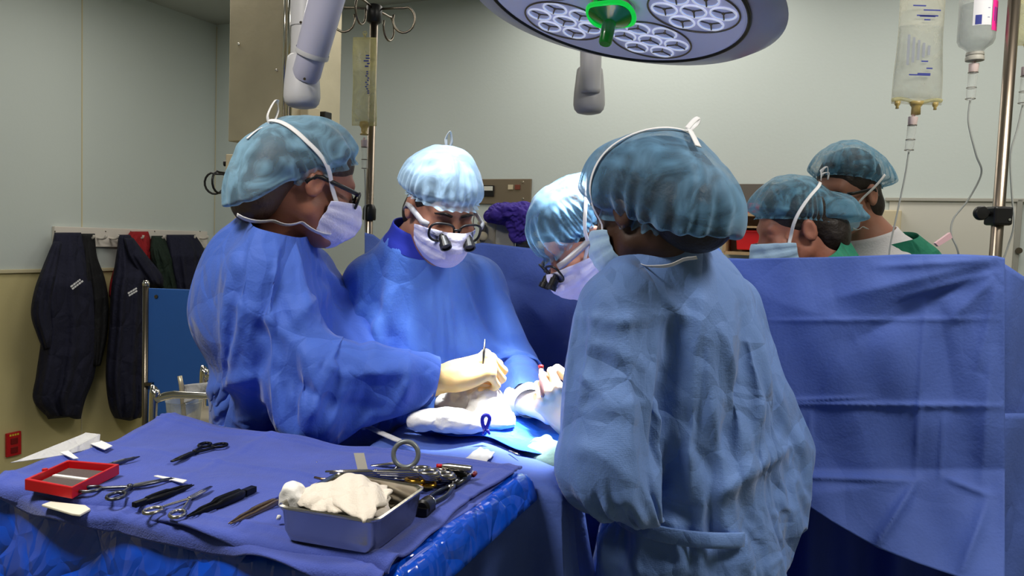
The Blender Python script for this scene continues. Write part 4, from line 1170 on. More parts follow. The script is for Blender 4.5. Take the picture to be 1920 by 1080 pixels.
# lens clusters round the handle
pet = []
ca, cb = lam_ij(1192, 48); base_ang = math.atan2(cb, ca); rad_p = .178
angs = [base_ang+k*2*pi/5 for k in range(5)]
lens_pts = []
for a in angs:
    cx, cy = rad_p*math.cos(a), rad_p*math.sin(a)
    mb = MB(); mb.tube([LP(cx+.098*math.cos(t)*1.0, cy+.098*math.sin(t), .003) for t in np.linspace(0, 2*pi, 48, endpoint=False)], .0022, n=6, closed=True)
    mb.build('cluster_groove', M['steel_dark'], sl, smooth=True)
    for k in range(7):
        r = 0 if k == 6 else .063; t = a+k*pi/3
        lens_pts.append((cx+r*math.cos(t), cy+r*math.sin(t), a))
for (x, y, a) in lens_pts:
    mb = MB(); n = 30; V = []; rr = .0265
    prof = [(.002, rr*1.05), (.004, rr), (-.006, rr*.9), (-.016, rr*.62), (-.022, rr*.25)]
    for h, r in prof:
        for k in range(n):
            t = 2*pi*k/n; tri = 1-.12*abs(math.cos(1.5*(t-a))) if r < rr*.95 else 1
            V.append(LP(x+r*math.cos(t)*tri, y+r*math.sin(t)*tri, h))
    Fc = [(i*n+k, i*n+(k+1) % n, (i+1)*n+(k+1) % n, (i+1)*n+k) for i in range(len(prof)-1) for k in range(n)]+[tuple(4*n+k for k in range(n))]
    mb.add(V, Fc); rf = mb.build('reflector', M['refl'], sl, smooth=True, fixn=False)
    mb = MB(); mb.tube([LP(x+rr*1.03*math.cos(t), y+rr*1.03*math.sin(t), .003) for t in np.linspace(0, 2*pi, 30, endpoint=False)], .0021, n=6, closed=True); mb.build('lens_ring', M['lensring'], rf, smooth=True)
    mb = MB()
    for k in range(3):
        t = a+.5+k*2*pi/3; mb.tube([LP(x, y, .001), LP(x+rr*math.cos(t), y+rr*math.sin(t), .003)], .0018, n=6)
    mb.lathe(LP(x, y, -.004), la, [(0, .005), (.007, .004)], n=10); mb.build('lens_spoke', M['steel_dark'], rf)
    for k in range(3):
        t = a+.5+pi/3+k*2*pi/3; mb = MB(); mb.lathe(LP(x+.012*math.cos(t), y+.012*math.sin(t), -.012), la, [(0, .0052), (.003, .004)], n=10); mb.build('emitter', M['led'], rf)
hb = LP(0, 0, 0)
mb = MB(); mb.lathe(hb, la, [(0, .05), (.008, .048), (.014, .035), (.022, .03)], n=32); smooth_angle(mb.build('handle_mount', M['chrome'], sl))
hx = (la+Vector((.03, -.12, 0))).normalized()
hnd = MB(); hnd.lathe(hb+la*.018, hx, [(0, .03), (.004, .05), (.01, .05), (.012, .046), (.02, .028), (.026, .0155), (.074, .0145), (.078, .012)], n=32); hh = hnd.build('handle', M['greenp'], sl); smooth_angle(hh)
mb = MB(); pts = []
ex = (Vector((1, 0, 0))-hx*hx.x).normalized(); ey = hx.cross(ex)
mb.tube([hb+la*.018+hx*(.007+.004*math.cos(3*t))+ex*(.052*math.cos(t))+ey*(.052*math.sin(t)) for t in np.linspace(0, 2*pi, 48, endpoint=False)], .0055, n=8, closed=True); mb.build('handle_rim', M['green_rim'], hh, smooth=True)
# second knuckle hanging behind the lamp
b2 = empty('lamp_boom', P(1105, 120, 2.3), 'grey boom knuckle hanging below and behind the surgical light', 'boom')
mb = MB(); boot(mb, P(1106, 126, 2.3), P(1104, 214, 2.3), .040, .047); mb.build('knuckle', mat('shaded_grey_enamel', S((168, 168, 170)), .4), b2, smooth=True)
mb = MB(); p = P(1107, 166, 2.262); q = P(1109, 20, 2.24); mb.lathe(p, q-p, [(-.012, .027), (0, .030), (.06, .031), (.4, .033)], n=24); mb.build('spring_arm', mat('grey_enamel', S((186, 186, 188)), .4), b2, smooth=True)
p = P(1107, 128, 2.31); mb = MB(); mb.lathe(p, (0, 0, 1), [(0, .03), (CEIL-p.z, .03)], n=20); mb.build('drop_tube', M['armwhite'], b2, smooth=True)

# ------------------------------------------------------------------ left infusion stand
def hook_loop(mb, p0, out, r=.0035, reach=.13, lr=.035):
    """horizontal rod from p0 that ends in an open hanging loop"""
    p0 = Vector(p0); o = Vector(out).normalized()
    pts = [p0, p0+o*(reach*.5)+Vector((0, 0, .004)), p0+o*(reach-lr)+Vector((0, 0, .004))]
    c = p0+o*(reach-lr)+Vector((0, 0, .004-lr))
    for k in range(1, 15):
        a = pi/2-k*(1.62*pi)/14
        pts.append(c+o*(lr*math.cos(a))+Vector((0, 0, lr*math.sin(a)*1.15)))
    mb.tube(pts, r, n=8)
def pole_xyz(px, py, Y): return P(px, py, Y)
lp = P(695, 300, 2.42); lx, ly = lp.x, lp.y
ztop = P(702, 25, 2.42).z
pole = empty('infusion_stand', (lx, ly, 0), 'thin infusion stand with looped hooks behind the two persons at left', 'stand')
mb = MB(); mb.tube([(lx, ly, .08), (lx, ly, ztop)], .0125, n=16); mb.build('pole', M['polesteel'], pole, smooth=True)
mb = MB(); mb.lathe((lx, ly, ztop-.03), (0, 0, 1), [(0, .018), (.004, .023), (.05, .025), (.055, .02)], n=20); mb.build('hub', M['blackp'], pole, smooth=True)
zb = P(692, 395, 2.42).z
mb = MB(); mb.lathe((lx, ly, zb-.03), (0, 0, 1), [(0, .019), (.004, .021), (.035, .021), (.045, .017), (.05, .013)], n=20); smooth_angle(mb.build('clamp_collar', M['blackp'], pole))
hv = []
for d in ((-1, .05, 0), (1, -.12, 0), (-.25, -1, 0), (.35, 1, 0)):
    mb = MB(); hook_loop(mb, (lx, ly, ztop+.012), d); mb.build('hook', M['steel_dark'], pole, smooth=True)
mb = MB()
for k in range(5):
    a = 2*pi*k/5; mb.tube([(lx, ly, .1), (lx+.26*math.cos(a), ly+.26*math.sin(a), .05)], .012, n=8); mb.lathe((lx+.26*math.cos(a), ly+.26*math.sin(a), 0), (0, 0, 1), [(0, .02), (.03, .025), (.05, .015)], n=12)
mb.build('base', M['steel_dark'], pole)

def bag(name, label, top, bot, w0, w1, dep, film_m, level, group=None, right=None, hang=None):
    """infusion bag between the points top and bot"""
    top, bot = Vector(top), Vector(bot); up = (top-bot).normalized(); X = Vector(right or (1, 0, 0)); X = (X-up*X.dot(up)).normalized(); Yv = up.cross(X)
    L = (top-bot).length
    e = empty(name, bot, label, 'bag', group)
    def shape(k, inset=0):
        V = []; nu, nv = 32, 22
        for j in range(nv):
            t = j/(nv-1); w = (w0+(w1-w0)*t)*.5*(1+.03*math.sin(t*9)); d = dep*.5*math.sin(min(1, max(0, t*1.02))*pi)**.5*(.55+.6*t) if 0 < t < 1 else .001
            for i in range(nu):
                a = 2*pi*i/nu; ca, sa = math.cos(a), math.sin(a)
                x = math.copysign(abs(ca)**.8, ca)*(w-inset); y = math.copysign(abs(sa)**1.2, sa)*(d-inset if d > inset else .0005)
                V.append(top-up*(t*L)+X*x+Yv*y)
        return V, nu, nv
    V, nu, nv = shape(1)
    Fc = [(j*nu+i, j*nu+(i+1) % nu, (j+1)*nu+(i+1) % nu, (j+1)*nu+i) for j in range(nv-1) for i in range(nu)]
    Fc += [tuple(range(nu)), tuple((nv-1)*nu+i for i in range(nu))]
    mb = MB(); mb.add(V, Fc); mb.build('film', film_m, e, smooth=True)
    mb = MB(); j0 = int(level*(nv-1)); V2, _, _ = shape(1, .0022)
    V2 = V2[j0*nu:(nv-1)*nu]; m = len(V2)//nu
    mb.add(V2, [(j*nu+i, j*nu+(i+1) % nu, (j+1)*nu+(i+1) % nu, (j+1)*nu+i) for j in range(m-1) for i in range(nu)]+[tuple(range(nu)), tuple((m-1)*nu+i for i in range(nu))])
    mb.build('liquid', M['bagliq'], e, smooth=True)
    return e, X, Yv, up, L
def dripset(name, label, p0, p1, tubepts, group=None, sc=1.0, collar='violet_cap'):
    p0, p1 = Vector(p0), Vector(p1); d = (p1-p0); L = d.length; d.normalize()
    e = empty(name, p1, label, 'drip line', group)
    mb = MB(); mb.lathe(p0, d, [(0, .004), (L*.08, .004), (L*.08, .011*sc), (L*.27, .010*sc), (L*.3, .009*sc)], n=18); smooth_angle(mb.build('spike_collar', M[collar], e))
    mb = MB(); mb.lathe(p0+d*(L*.3), d, [(0, .0095*sc), (L*.01, .010*sc), (L*.38, .0092*sc), (L*.39, .0105*sc), (L*.66, .0095*sc), (L*.68, .005*sc), (L*.7, .003)], n=18); smooth_angle(mb.build('drip_chamber', M['clearp'], e))
    for h in (.30, .685, .965):
        mb = MB(); mb.tube([p0+d*(L*h)+Vector((.0102*sc*math.cos(t), .0102*sc*math.sin(t), 0)) for t in np.linspace(0, 2*pi, 20, endpoint=False)], .0008, n=6, closed=True); mb.build('chamber_ring', M['steel_dark'], e, smooth=True)
    mb = MB(); mb.tube(spline([p1]+[Vector(q) for q in tubepts], 8), .0021, n=8); mb.build('tubing', M['tube'], e, smooth=True)
    return e
bt = P(684, 70, 2.39); bb = P(683, 236, 2.39)
e, X_, Y_, U_, L_ = bag('infusion_bag', 'yellowish infusion bag hanging on the thin stand at left', bt, bb, .072, .076, .035, M['bagfilm_y'], .42)
mb = MB(); mb.tube([bt, bt+U_*.012], .004, n=8); mb.tube([bt+U_*.012+X_*(.006*math.cos(t))+U_*(.006*math.sin(t)) for t in np.linspace(0, 2*pi, 16, endpoint=False)], .0015, n=6, closed=True); mb.build('hanging_tab', M['bagfilm_y'], e, smooth=True)
mb = MB(); mb.lathe(bb+U_*.012, -U_, [(0, .014), (.012, .015), (.02, .010), (.035, .010), (.036, .013), (.04, .013)], n=16); mb.build('port', M['portyel'], e, smooth=True)
mb = MB()
r_ = random.Random(3)
for i in range(16):
    t = .22+.03*i if i < 5 else .40+.024*(i-5); w = r_.uniform(.008, .02); 
    mb = MB(); mb.box(bt-U_*(L_*t)+X_*(.012+r_.uniform(-.004, .004))-Y_*(.0182), (w if i < 5 else .006, .0006, .004 if i < 5 else .0035), X_, Y_, U_); mb.build('print', M['ink'], e)
dripset('drip_line', 'drip chamber and line hanging under the yellowish bag', P(683, 258, 2.39), P(684, 318, 2.39), [P(685, 370, 2.39), P(684, 430, 2.40), P(690, 520, 2.42)])

# ------------------------------------------------------------------ right infusion stand
YR = 1.72
rp = P(1884, 240, YR); rx, ry = rp.x, rp.y
pole2 = empty('infusion_stand', (rx, ry, 0), 'thick infusion stand at the right edge holding up the blue screen', 'stand')
mb = MB(); mb.tube([(rx, ry, .08), (rx, ry, 2.32)], .0125, n=20); mb.build('pole', M['polesteel'], pole2, smooth=True)
zc = P(1868, 405, YR).z
mb = MB(); mb.box((rx, ry, zc), (.042, .042, .042)); mb.build('clamp_body', M['blackp'], pole2, bevel=.005)
mb = MB(); kd = Vector((-1, -.1, .12)).normalized(); mb.lathe(Vector((rx-.018, ry, zc+.004)), kd, [(0, .006), (.012, .006)], n=12); mb.build('clamp_neck', M['blackp'], pole2)
kc_ = Vector((rx, ry, zc))+kd*.042; mb = MB(); mb.lathe(kc_+Vector((0, .008, 0)), (0, -1, 0), [(0, .008), (.001, .0145), (.004, .016), (.012, .016), (.015, .0135), (.016, .006)], n=24); smooth_angle(mb.build('clamp_knob', M['blackp'], pole2))
mb = MB(); mb.lathe((rx+.012, ry-.021, zc-.008), (0, -1, 0), [(0, .003), (.002, .003)], n=10); mb.build('clamp_screw', M['chrome'], pole2)
mb = MB(); mb.lathe((rx, ry, 2.3), (0, 0, 1), [(0, .02), (.05, .024), (.055, .02)], n=20); mb.build('hub', M['blackp'], pole2, smooth=True)
mb = MB()
for k in range(5):
    a = 2*pi*k/5+.3; mb.tube([(rx, ry, .1), (rx+.26*math.cos(a), ry+.26*math.sin(a), .05)], .012, n=8); mb.lathe((rx+.26*math.cos(a), ry+.26*math.sin(a), 0), (0, 0, 1), [(0, .02), (.03, .025), (.05, .015)], n=12)
mb.build('base', M['steel_dark'], pole2)
# bag
bt = P(1734, -60, 1.84); bb = P(1718, 196, 1.84)
e, X_, Y_, U_, L_ = bag('infusion_bag', 'large clear infusion bag hanging in front of the back wall at right', bt, bb, .10, .118, .05, M['bagfilm'], .45)
for sx in (-1, 0, 1):
    mb = MB(); mb.lathe(bb+U_*.006+X_*(sx*.045), -U_, [(0, .007 if sx else .017), (.008, .006 if sx else .013), (.012, .003 if sx else .010), (.03 if not sx else .017, .004 if sx else .0105)], n=16)
    mb.build('port', M['portyel'], e, smooth=True)
mb = MB(); mb.tube([bb+U_*(.008+.004*math.sin(t*9))+X_*((t-.5)*.118)-Y_*.002 for t in np.linspace(0, 1, 24)], .0045, n=8); mb.build('bottom_seam', M['bagfilm_y'], e, smooth=True)
mb = MB(); r_ = random.Random(5)
for i, (t, w, dx) in enumerate(((.30, .03, -.02), (.33, .04, .01), (.37, .05, 0), (.375, .036, 0), (.40, .014, 0), (.70, .016, 0), (.75, .014, .012), (.79, .03, .0), (.80, .05, -.01))):
    mb = MB(); mb.box(bt-U_*(L_*t)+X_*dx-Y_*(.0262), (w, .0006, .003), X_, Y_, U_); mb.build('print', M['ink'], e)
mb = MB()
for k in range(5): mb.box(bt-U_*(L_*.62)+X_*(-.04+.012*k)-Y_*(.0262), (.006, .0006, .07-.012*k), X_, Y_, U_)
mb.build('graduation', mat('faded_grey_print', S((150, 156, 170)), .7, alpha=.55), e)
hooks = []
for tp, dr in ((bt, None), (P(1842, -70, 1.78), None)):
    v = Vector((tp.x-rx, tp.y-ry, 0)); mb = MB()
    top_ = tp+Vector((0, 0, .035)); a_ = Vector((rx, ry, 2.33))
    mb.tube(spline([a_, a_+v*.5+Vector((0, 0, .01)), Vector((tp.x, tp.y, 2.335)), Vector((tp.x, tp.y, 2.335))+v.normalized()*.02+Vector((0, 0, -.03)), Vector((tp.x, tp.y, 2.27))], 6), .0035, n=8); mb.build('hook', M['steel_dark'], pole2, smooth=True)
    if tp is bt:
        mb = MB(); mb.tube([bt-U_*.01, Vector((tp.x, tp.y, 2.275))], .002, n=6); mb.build('hanging_tab', M['bagfilm'], e)
dripset('drip_line', 'drip chamber and line hanging under the large clear bag', P(1713, 214, 1.84), P(1704, 284, 1.84), [P(1697, 330, 1.84), P(1680, 410, 1.85), P(1668, 470, 1.86), P(1662, 560, 1.87)])
# bottle
bt2 = P(1837, -40, 1.78); bb2 = P(1828, 104, 1.78); up = (bt2-bb2).normalized(); L2 = (bt2-bb2).length
e = empty('infusion_bottle', bb2, 'upside-down glass infusion bottle with pink label beside the right stand', 'bottle')
mb = MB(); mb.lathe(bt2, -up, [(-.03, .02), (-.02, .036), (0, .0385), (L2*.80, .0385), (L2*.86, .034), (L2*.92, .02), (L2*.95, .017), (L2, .017)], n=32); smooth_angle(mb.build('glass', M['clearp'], e), 60)
mb = MB(); mb.lathe(bt2-up*(L2*.35), -up, [(0, .036), (L2*.44, .036), (L2*.50, .031), (L2*.58, .015), (L2*.64, .015)], n=32); smooth_angle(mb.build('liquid', M['bagliq'], e), 60)
mb = MB(); mb.lathe(bb2+up*.006, -up, [(0, .0185), (.006, .019), (.007, .0175), (.010, .0195), (.018, .0195), (.019, .014)], n=24); smooth_angle(mb.build('stopper', M['grey_eq'], e))
Xb = (Vector((1, 0, 0))-up*up.x).normalized(); Yb = up.cross(Xb)
def on_bottle(mb, a0, a1, h0, h1, r, n=10):
    V = []; 
    for j, h in enumerate((h0, h1)):
        for i in range(n):
            a = a0+(a1-a0)*i/(n-1); V.append(bt2-up*h+Xb*(r*math.sin(a))-Yb*(r*math.cos(a))*(1 if Yb.y > 0 else -1))
    mb.add(V, [(i, i+1, n+i+1, n+i) for i in range(n-1)])
mb = MB(); on_bottle(mb, -.75, .25, -.01, L2*.66, .0391); mb.build('paper_label', M['white_lbl'], e, smooth=True)
mb = MB(); on_bottle(mb, .3, 1.05, L2*.33, L2*.72, .0393); mb.build('bright_label', M['pink'], e, smooth=True)
mb = MB(); on_bottle(mb, -.62, -.3, L2*.53, L2*.65, .0395)
for k in range(4): on_bottle(mb, .0, .12, L2*(.2+.12*k), L2*(.205+.12*k), .0395)
for k in range(3): on_bottle(mb, .45+.16*k, .52+.16*k, L2*.42, L2*(.6+.03*k), .0396)
mb.build('print', M['ink'], e)
mb = MB(); mb.tube([bt2+up*.02, bt2+up*.1], .002, n=6); mb.build('hanger', M['steel_dark'], e)
dripset('drip_line', 'drip chamber and looping line under the glass bottle', P(1827, 114, 1.78), P(1819, 188, 1.78), [P(1816, 230, 1.78), P(1830, 290, 1.78), P(1840, 325, 1.78), P(1815, 375, 1.79), P(1788, 410, 1.80), P(1784, 440, 1.80), P(1797, 476, 1.80), P(1806, 560, 1.82)])
mb = MB(); mb.prism([P(1782, 436, 1.795), P(1786, 446, 1.795), P(1760, 462, 1.795), P(1754, 456, 1.795)], (0, .01, 0)); o = mb.build('roller_clip', mat('pink_white_clip', S((206, 170, 176)), .4), None); prop(o, 'small pinkish clip on the looping drip line above the screen', 'clip')
e, X_, Y_, U_, L_ = bag('infusion_bag', 'infusion bag cut off by the right edge beyond the stand', P(1942, -40, 1.75), P(1934, 86, 1.75), .07, .072, .03, M['bagfilm_y'], .4)
mb = MB(); mb.tube([P(1942, -40, 1.75), Vector((P(1942, -40, 1.75).x, P(1942, -40, 1.75).y, 2.34)), (rx, ry, 2.33)], .0025, n=6); mb.build('hanging_tab', M['steel_dark'], e)
mb = MB(); mb.lathe(P(1934, 82, 1.75), -U_, [(0, .016), (.02, .010), (.045, .010)], n=16); mb.build('port', M['portyel'], e, smooth=True)
dripset('drip_line', 'drip chamber and line at the right edge beyond the stand', P(1926, 120, 1.75), P(1918, 196, 1.75), [P(1908, 240, 1.75), P(1895, 290, 1.75), P(1897, 360, 1.75), P(1901, 420, 1.75), P(1890, 462, 1.76), P(1876, 500, 1.77)], collar='violet_cap')

# ------------------------------------------------------------------ far stand with box
fx = P(447, 330, 2.9)
st3 = empty('hook_stand', (fx.x, fx.y, 0), 'stand with a beige box and curled hooks under the steel column', 'stand')
mb = MB(); mb.tube([(fx.x, fx.y, .05), (fx.x, fx.y, fx.z+.03)], .013, n=12); mb.build('pole', M['steel'], st3, smooth=True)
mb = MB(); c = P(452, 310, 2.86); mb.box(c, (.098, .05, .075)); mb.build('box', M['beige'], st3, bevel=.004)
mb = MB(); mb.lathe(c+Vector((-.047, 0, .005)), (-1, 0, 0), [(0, .006), (.008, .006), (.008, .011), (.016, .011)], n=14); mb.build('knob', M['blackp'], st3)
mb = MB(); mb.lathe(c+Vector((0, -.024, 0)), (0, -1, 0), [(0, .006), (.002, .006)], n=12); mb.build('screw', M['steel_dark'], st3)
mb = MB(); mb.box((fx.x, fx.y, fx.z-.005), (.03, .03, .04)); mb.build('bracket', M['steel_dark'], st3, bevel=.002)
for d, rch in (((-1, -.2, 0), .12), ((-.35, -1, 0), .14), ((1, .1, 0), .1)):
    mb = MB(); hook_loop(mb, (fx.x, fx.y, fx.z), d, .004, rch, .035); mb.build('hook', M['blackp'], st3, smooth=True)
mb = MB(); mb.lathe((fx.x, fx.y, 0), (0, 0, 1), [(0, .1), (.03, .09), (.05, .03), (.06, .014)], n=24); mb.build('base', M['steel_dark'], st3, smooth=True)

# ------------------------------------------------------------------ coat rack and garments on the left wall
rack = empty('coat_rack', WL(230, 462), 'white wooden coat rack with pegs on the left wall', 'coat rack')
zt, zb_ = WL(98, 424).z, WL(98, 462).z
pL, pR = WL(97, 443), WL(384, 446)
mid = (pL+pR)/2; mid.z = (zt+zb_)/2
mb = MB(); mb.box(mid+nl*.012, ((pR-pL).length, .022, zt-zb_), vl, nl); mb.build('board', M['white_wood'], rack, bevel=.003)
for px in (110, 159, 182, 205, 222, 252, 291, 350, 374):
    p = WL(px, 446, .02); mb = MB(); mb.tube(spline([p, p+nl*.04+Vector((0, 0, -.004)), p+nl*.065+Vector((0, 0, .004)), p+nl*.07+Vector((0, 0, .016))], 5), .006, n=10); mb.build('peg', M['white_wood'], rack, smooth=True)
for px in (103, 198, 245, 290, 375):
    p = WL(px, 434, .023); mb = MB(); mb.lathe(p, nl, [(0, .004), (.002, .003)], n=8); mb.build('screw', M['steel_dark'], rack)
def garment(name, rows, matl, off=.03, depth=.1, nf=5, seed=0, amp=.14, parent=None, n=72):
    rr = [tuple(v) for v in spline([(a, b, c) for a, b, c in rows], 7)]
    V = []; rg = random.Random(seed); ph = [rg.uniform(0, 6.28) for _ in range(4)]
    m = len(rr)
    for j, (py, xl, xr) in enumerate(rr):
        t = j/(m-1); dp = depth*(.35+.65*min(1, t*3))*(1-.25*max(0, t-.85)/.15)
        if j == 0 or j == m-1: dp *= .5
        for k in range(n):
            a = 2*pi*k/n; s_ = (1-math.cos(a))/2
            if a <= pi:
                fold = math.cos(nf*s_*2*pi+ph[0]+1.2*math.sin(t*4+ph[1]))*.6+math.cos(nf*1.7*s_*2*pi+ph[2]+t*3)*.4
                o = off+dp*math.sin(a)**.6*(1+amp*fold*min(1, .25+t))
            else: o = off-.012*math.sin(2*pi-a)
            V.append(WL(xl+(xr-xl)*s_, py+(3*math.sin(s_*7+ph[3]) if j == m-1 else 0), max(o, .012)))
    Fc = [(j*n+k, j*n+(k+1) % n, (j+1)*n+(k+1) % n, (j+1)*n+k) for j in range(m-1) for k in range(n)]+[tuple(range(n)), tuple((m-1)*n+k for k in range(n))]
    mb = MB(); mb.add(V, Fc); return mb.build(name, matl, parent, smooth=True)
g1 = garment('jacket', [(436, 102, 152), (470, 95, 160), (520, 82, 175), (560, 72, 182), (620, 78, 185), (700, 68, 178), (750, 62, 160), (783, 90, 152)], M['navy'], .05, .14, 3, 1)
prop(g1, 'navy jacket hanging leftmost on the coat rack', 'jacket', 'clothes on the coat rack')
sv = garment('sleeve', [(452, 100, 118), (500, 80, 112), (545, 64, 106), (590, 58, 100), (630, 70, 104), (655, 80, 104)], M['navy'], .10, .10, 2, 4, parent=g1)
def mark(px, py, w, h, rows, parent, off=.21, tilt=-.25, m='white_lbl'):
    mb = MB(); p = WL(px, py, off); X = (-vl*math.cos(tilt)+Vector((0, 0, 1))*math.sin(-tilt)).normalized(); Z = nl.cross(X); Z = Z if Z.z > 0 else -Z
    rg = random.Random(int(px))
    for r in range(rows):
        x = -w/2
        while x < w/2:
            l = rg.uniform(.006, .014); mb.box(p+X*(x+l/2)+Z*((rows-1)/2-r)*h, (l, .002, h*.62), X, nl, Z); x += l+.003
    return mb.build('embroidery', M[m], parent)
mark(143, 533, .06, .013, 2, g1, .225, -.6)
g2 = garment('jacket', [(438, 150, 178), (480, 150, 182), (520, 148, 196), (560, 150, 203), (620, 150, 202), (680, 160, 190), (684, 166, 186)], M['black_cloth'], .03, .12, 3, 2)
prop(g2, 'black jacket hanging second from left on the coat rack', 'jacket', 'clothes on the coat rack')
g3 = garment('jacket', [(440, 222, 244), (470, 219, 262), (510, 213, 288), (545, 208, 284), (620, 204, 280), (700, 198, 277), (760, 204, 276), (786, 216, 262)], M['navy'], .06, .15, 3, 3)
prop(g3, 'long dark navy jacket with white embroidery in the middle of the coat rack', 'jacket', 'clothes on the coat rack')
sv = garment('sleeve', [(446, 232, 250), (480, 240, 276), (515, 262, 304), (535, 282, 306)], M['navy'], .13, .08, 2, 6, parent=g3)
mark(248, 548, .05, .013, 2, g3, .275, -.45)
g4 = garment('garment', [(434, 244, 278), (455, 232, 284), (490, 218, 290), (530, 206, 284), (556, 204, 220)], M['red_cloth'], .03, .07, 3, 5)
prop(g4, 'red garment hanging behind the navy jacket on the coat rack', 'garment', 'clothes on the coat rack')
g5 = garment('garment', [(442, 284, 306), (470, 280, 322), (510, 286, 342), (545, 296, 345), (600, 300, 345)], M['green_cloth'], .03, .12, 3, 7)
prop(g5, 'dark green garment on the coat rack right of the red one', 'garment', 'clothes on the coat rack')
g6 = garment('jacket', [(440, 312, 366), (470, 312, 384), (500, 318, 386), (560, 330, 384), (640, 335, 380)], M['navy'], .04, .13, 4, 8)
prop(g6, 'navy jacket hanging rightmost on the coat rack, partly hidden by a gown', 'jacket', 'clothes on the coat rack')

# red socket on the left wall
so = empty('wall_outlet', WL(23, 832), 'small red emergency outlet low on the left wall', 'outlet')
p = WL(23, 832); mb = MB(); mb.box(p+nl*.008, (.07, .014, .115), vl, nl); mb.build('plate', M['redp'], so, bevel=.003)
for dz in (.022, -.022):
    mb = MB(); mb.box(p+nl*.016+Vector((0, 0, dz-.006)), (.034, .005, .03), vl, nl); mb.build('socket', mat('dark_red_socket', S((120, 12, 18)), .4), so, bevel=.004)
mb = MB()
for k in range(4): mb.box(p+nl*.0155+Vector((0, 0, .046))+vl*(-.018+.012*k), (.008, .002, .009), vl, nl)
mb.build('marking', mat('yellow_marking', S((230, 200, 60)), .5), so)

# ------------------------------------------------------------------ blue panel and trolley at the left
pn = empty('folding_screen', P(340, 790, 2.75), 'blue panel screen on a steel post behind the person at left', 'screen')
pt = P(277, 540, 2.75); pq = P(420, 544, 2.75)
mb = MB(); mb.box(((pt.x+pq.x)/2, 2.75, pt.z/2+.06), (pq.x-pt.x, .012, pt.z-.12)); mb.build('panel', M['bluepanel'], pn, bevel=.003)
mb = MB(); mb.tube([(pt.x-.004, 2.745, .0), (pt.x-.004, 2.745, pt.z+.01)], .011, n=12); mb.build('post', M['steel_dark'], pn, smooth=True)
mb = MB(); mb.lathe((pt.x-.004, 2.745, pt.z+.008), (0, 0, 1), [(0, .012), (.01, .012), (.02, .008)], n=12); mb.build('post_cap', M['chrome'], pn, smooth=True)
mb = MB(); p = P(293, 556, 2.742); mb.lathe(p, (0, -1, 0), [(0, .007), (.004, .006)], n=10); mb.build('rivet', M['steel_dark'], pn)
mb = MB(); p = P(279, 720, 2.735); mb.box(p, (.03, .02, .012)); mb.build('hinge', M['steel_dark'], pn, bevel=.002)
mb = MB(); mb.box((pt.x-.004, 2.745, .02), (.05, .4, .03)); mb.box((pq.x, 2.745, .02), (.05, .4, .03)); mb.build('foot', M['steel_dark'], pn, bevel=.005)
ct = empty('trolley', (P(355, 800, 2.3).x, 2.3, 0), 'chrome-railed trolley holding papers behind the person at left', 'trolley')
zz = P(330, 720, 2.3).z
for Y in (2.15, 2.5):
    a = P(330, 800, 2.3).x; b = a+.36
    mb = MB(); mb.tube(spline([(a, Y, .1), (a, Y, zz-.06), (a+.015, Y, zz-.015), (a+.06, Y, zz)], 5)+[Vector((b, Y, zz))]+[Vector((b, Y, .1))], .012, n=10); mb.build('rail', M['chrome'], ct, smooth=True)
mb = MB(); mb.box((a+.18, 2.325, zz-.12), (.36, .37, .015)); mb.box((a+.18, 2.325, .4), (.36, .37, .015)); mb.build('shelf', M['steel'], ct, bevel=.003)
mb = MB(); mb.tube([P(337, 705, 2.2), P(340, 722, 2.2), P(346, 790, 2.2)], .007, n=8); o = mb.build('rod', M['steel'], None, smooth=True); prop(o, 'thin steel rod standing up at the corner of the trolley', 'rod')
def paper(name, pts, Y, m, label, cat, seed=0, sub=6):
    a, b, c, d = [P(*p) if len(p) == 3 else P(p[0], p[1], Y) for p in pts]; rg = random.Random(seed); ph = rg.uniform(0, 6)
    mb = MB(); n = (b-a).cross(d-a).normalized()
    mb.grid(lambda u, v: (a*(1-u)+b*u)*(1-v)+(d*(1-u)+c*u)*v+n*(.006*math.sin(u*5+ph)*math.sin(v*4+ph)), 10, 10); o = mb.build(name, m, None, smooth=True, solid=.001); prop(o, label, cat); return o
paper('document', [(344, 722), (400, 715), (398, 735), (346, 757)], 2.2, M['paper'], 'white paper sheet sticking up out of the trolley', 'paper', 1)
bk = MB(); p = P(345, 785, 2.22); bk.lathe(p-Vector((0, 0, .06)), (0, 0, 1), [(0, .04), (.11, .05), (.115, .052), (.11, .047), (.005, .037)], n=24); o = bk.build('plastic_cup', M['clearp'], None, smooth=True); prop(o, 'clear plastic cup hanging in the trolley rail', 'cup')

# ------------------------------------------------------------------ back wall
gp = empty('gas_panel', WB(955, 382), 'steel gas control panel with gauge on the back wall', 'panel')
def wallrect(px0, py0, px1, py1, th, off=0):
    a = WB(px0, py0); b = WB(px1, py0); c = WB(px0, py1); h = abs(a.z-c.z)
    mb = MB(); m_ = (a+b)/2; mb.box(Vector((m_.x, m_.y, (a.z+c.z)/2))+nb*(th/2+off), ((b-a).length, th, h), ub, nb); return mb
wallrect(870, 336, 998, 382, .012).build('plate', M['plate'], gp, bevel=.002)
wallrect(910, 348, 929, 369, .012, .012).build('gauge', M['blackp'], gp, bevel=.002)
wallrect(912, 350, 928, 358, .004, .024).build('gauge_face', M['glass_plate'], gp)
for px in (960, 973): wallrect(px-4.5, 347, px+4.5, 356, .008, .012).build('switch', M['beige'] if px < 965 else mat('brown_switch', S((120, 60, 44)), .5), gp, bevel=.001)
for py in (342, 373):
    p = WB(982, py); mb = MB(); mb.lathe(p+nb*.012, nb, [(0, .007), (.004, .005)], n=10); mb.build('screw', M['chrome'], gp)
wp = wallrect(1036, 342, 1042, 358, .01); o = wp.build('wall_slot', mat('slot_grey', S((96, 96, 88)), .5), None, bevel=.001); prop(o, 'narrow dark slot plate on the back wall beside the grid plate', 'plate')
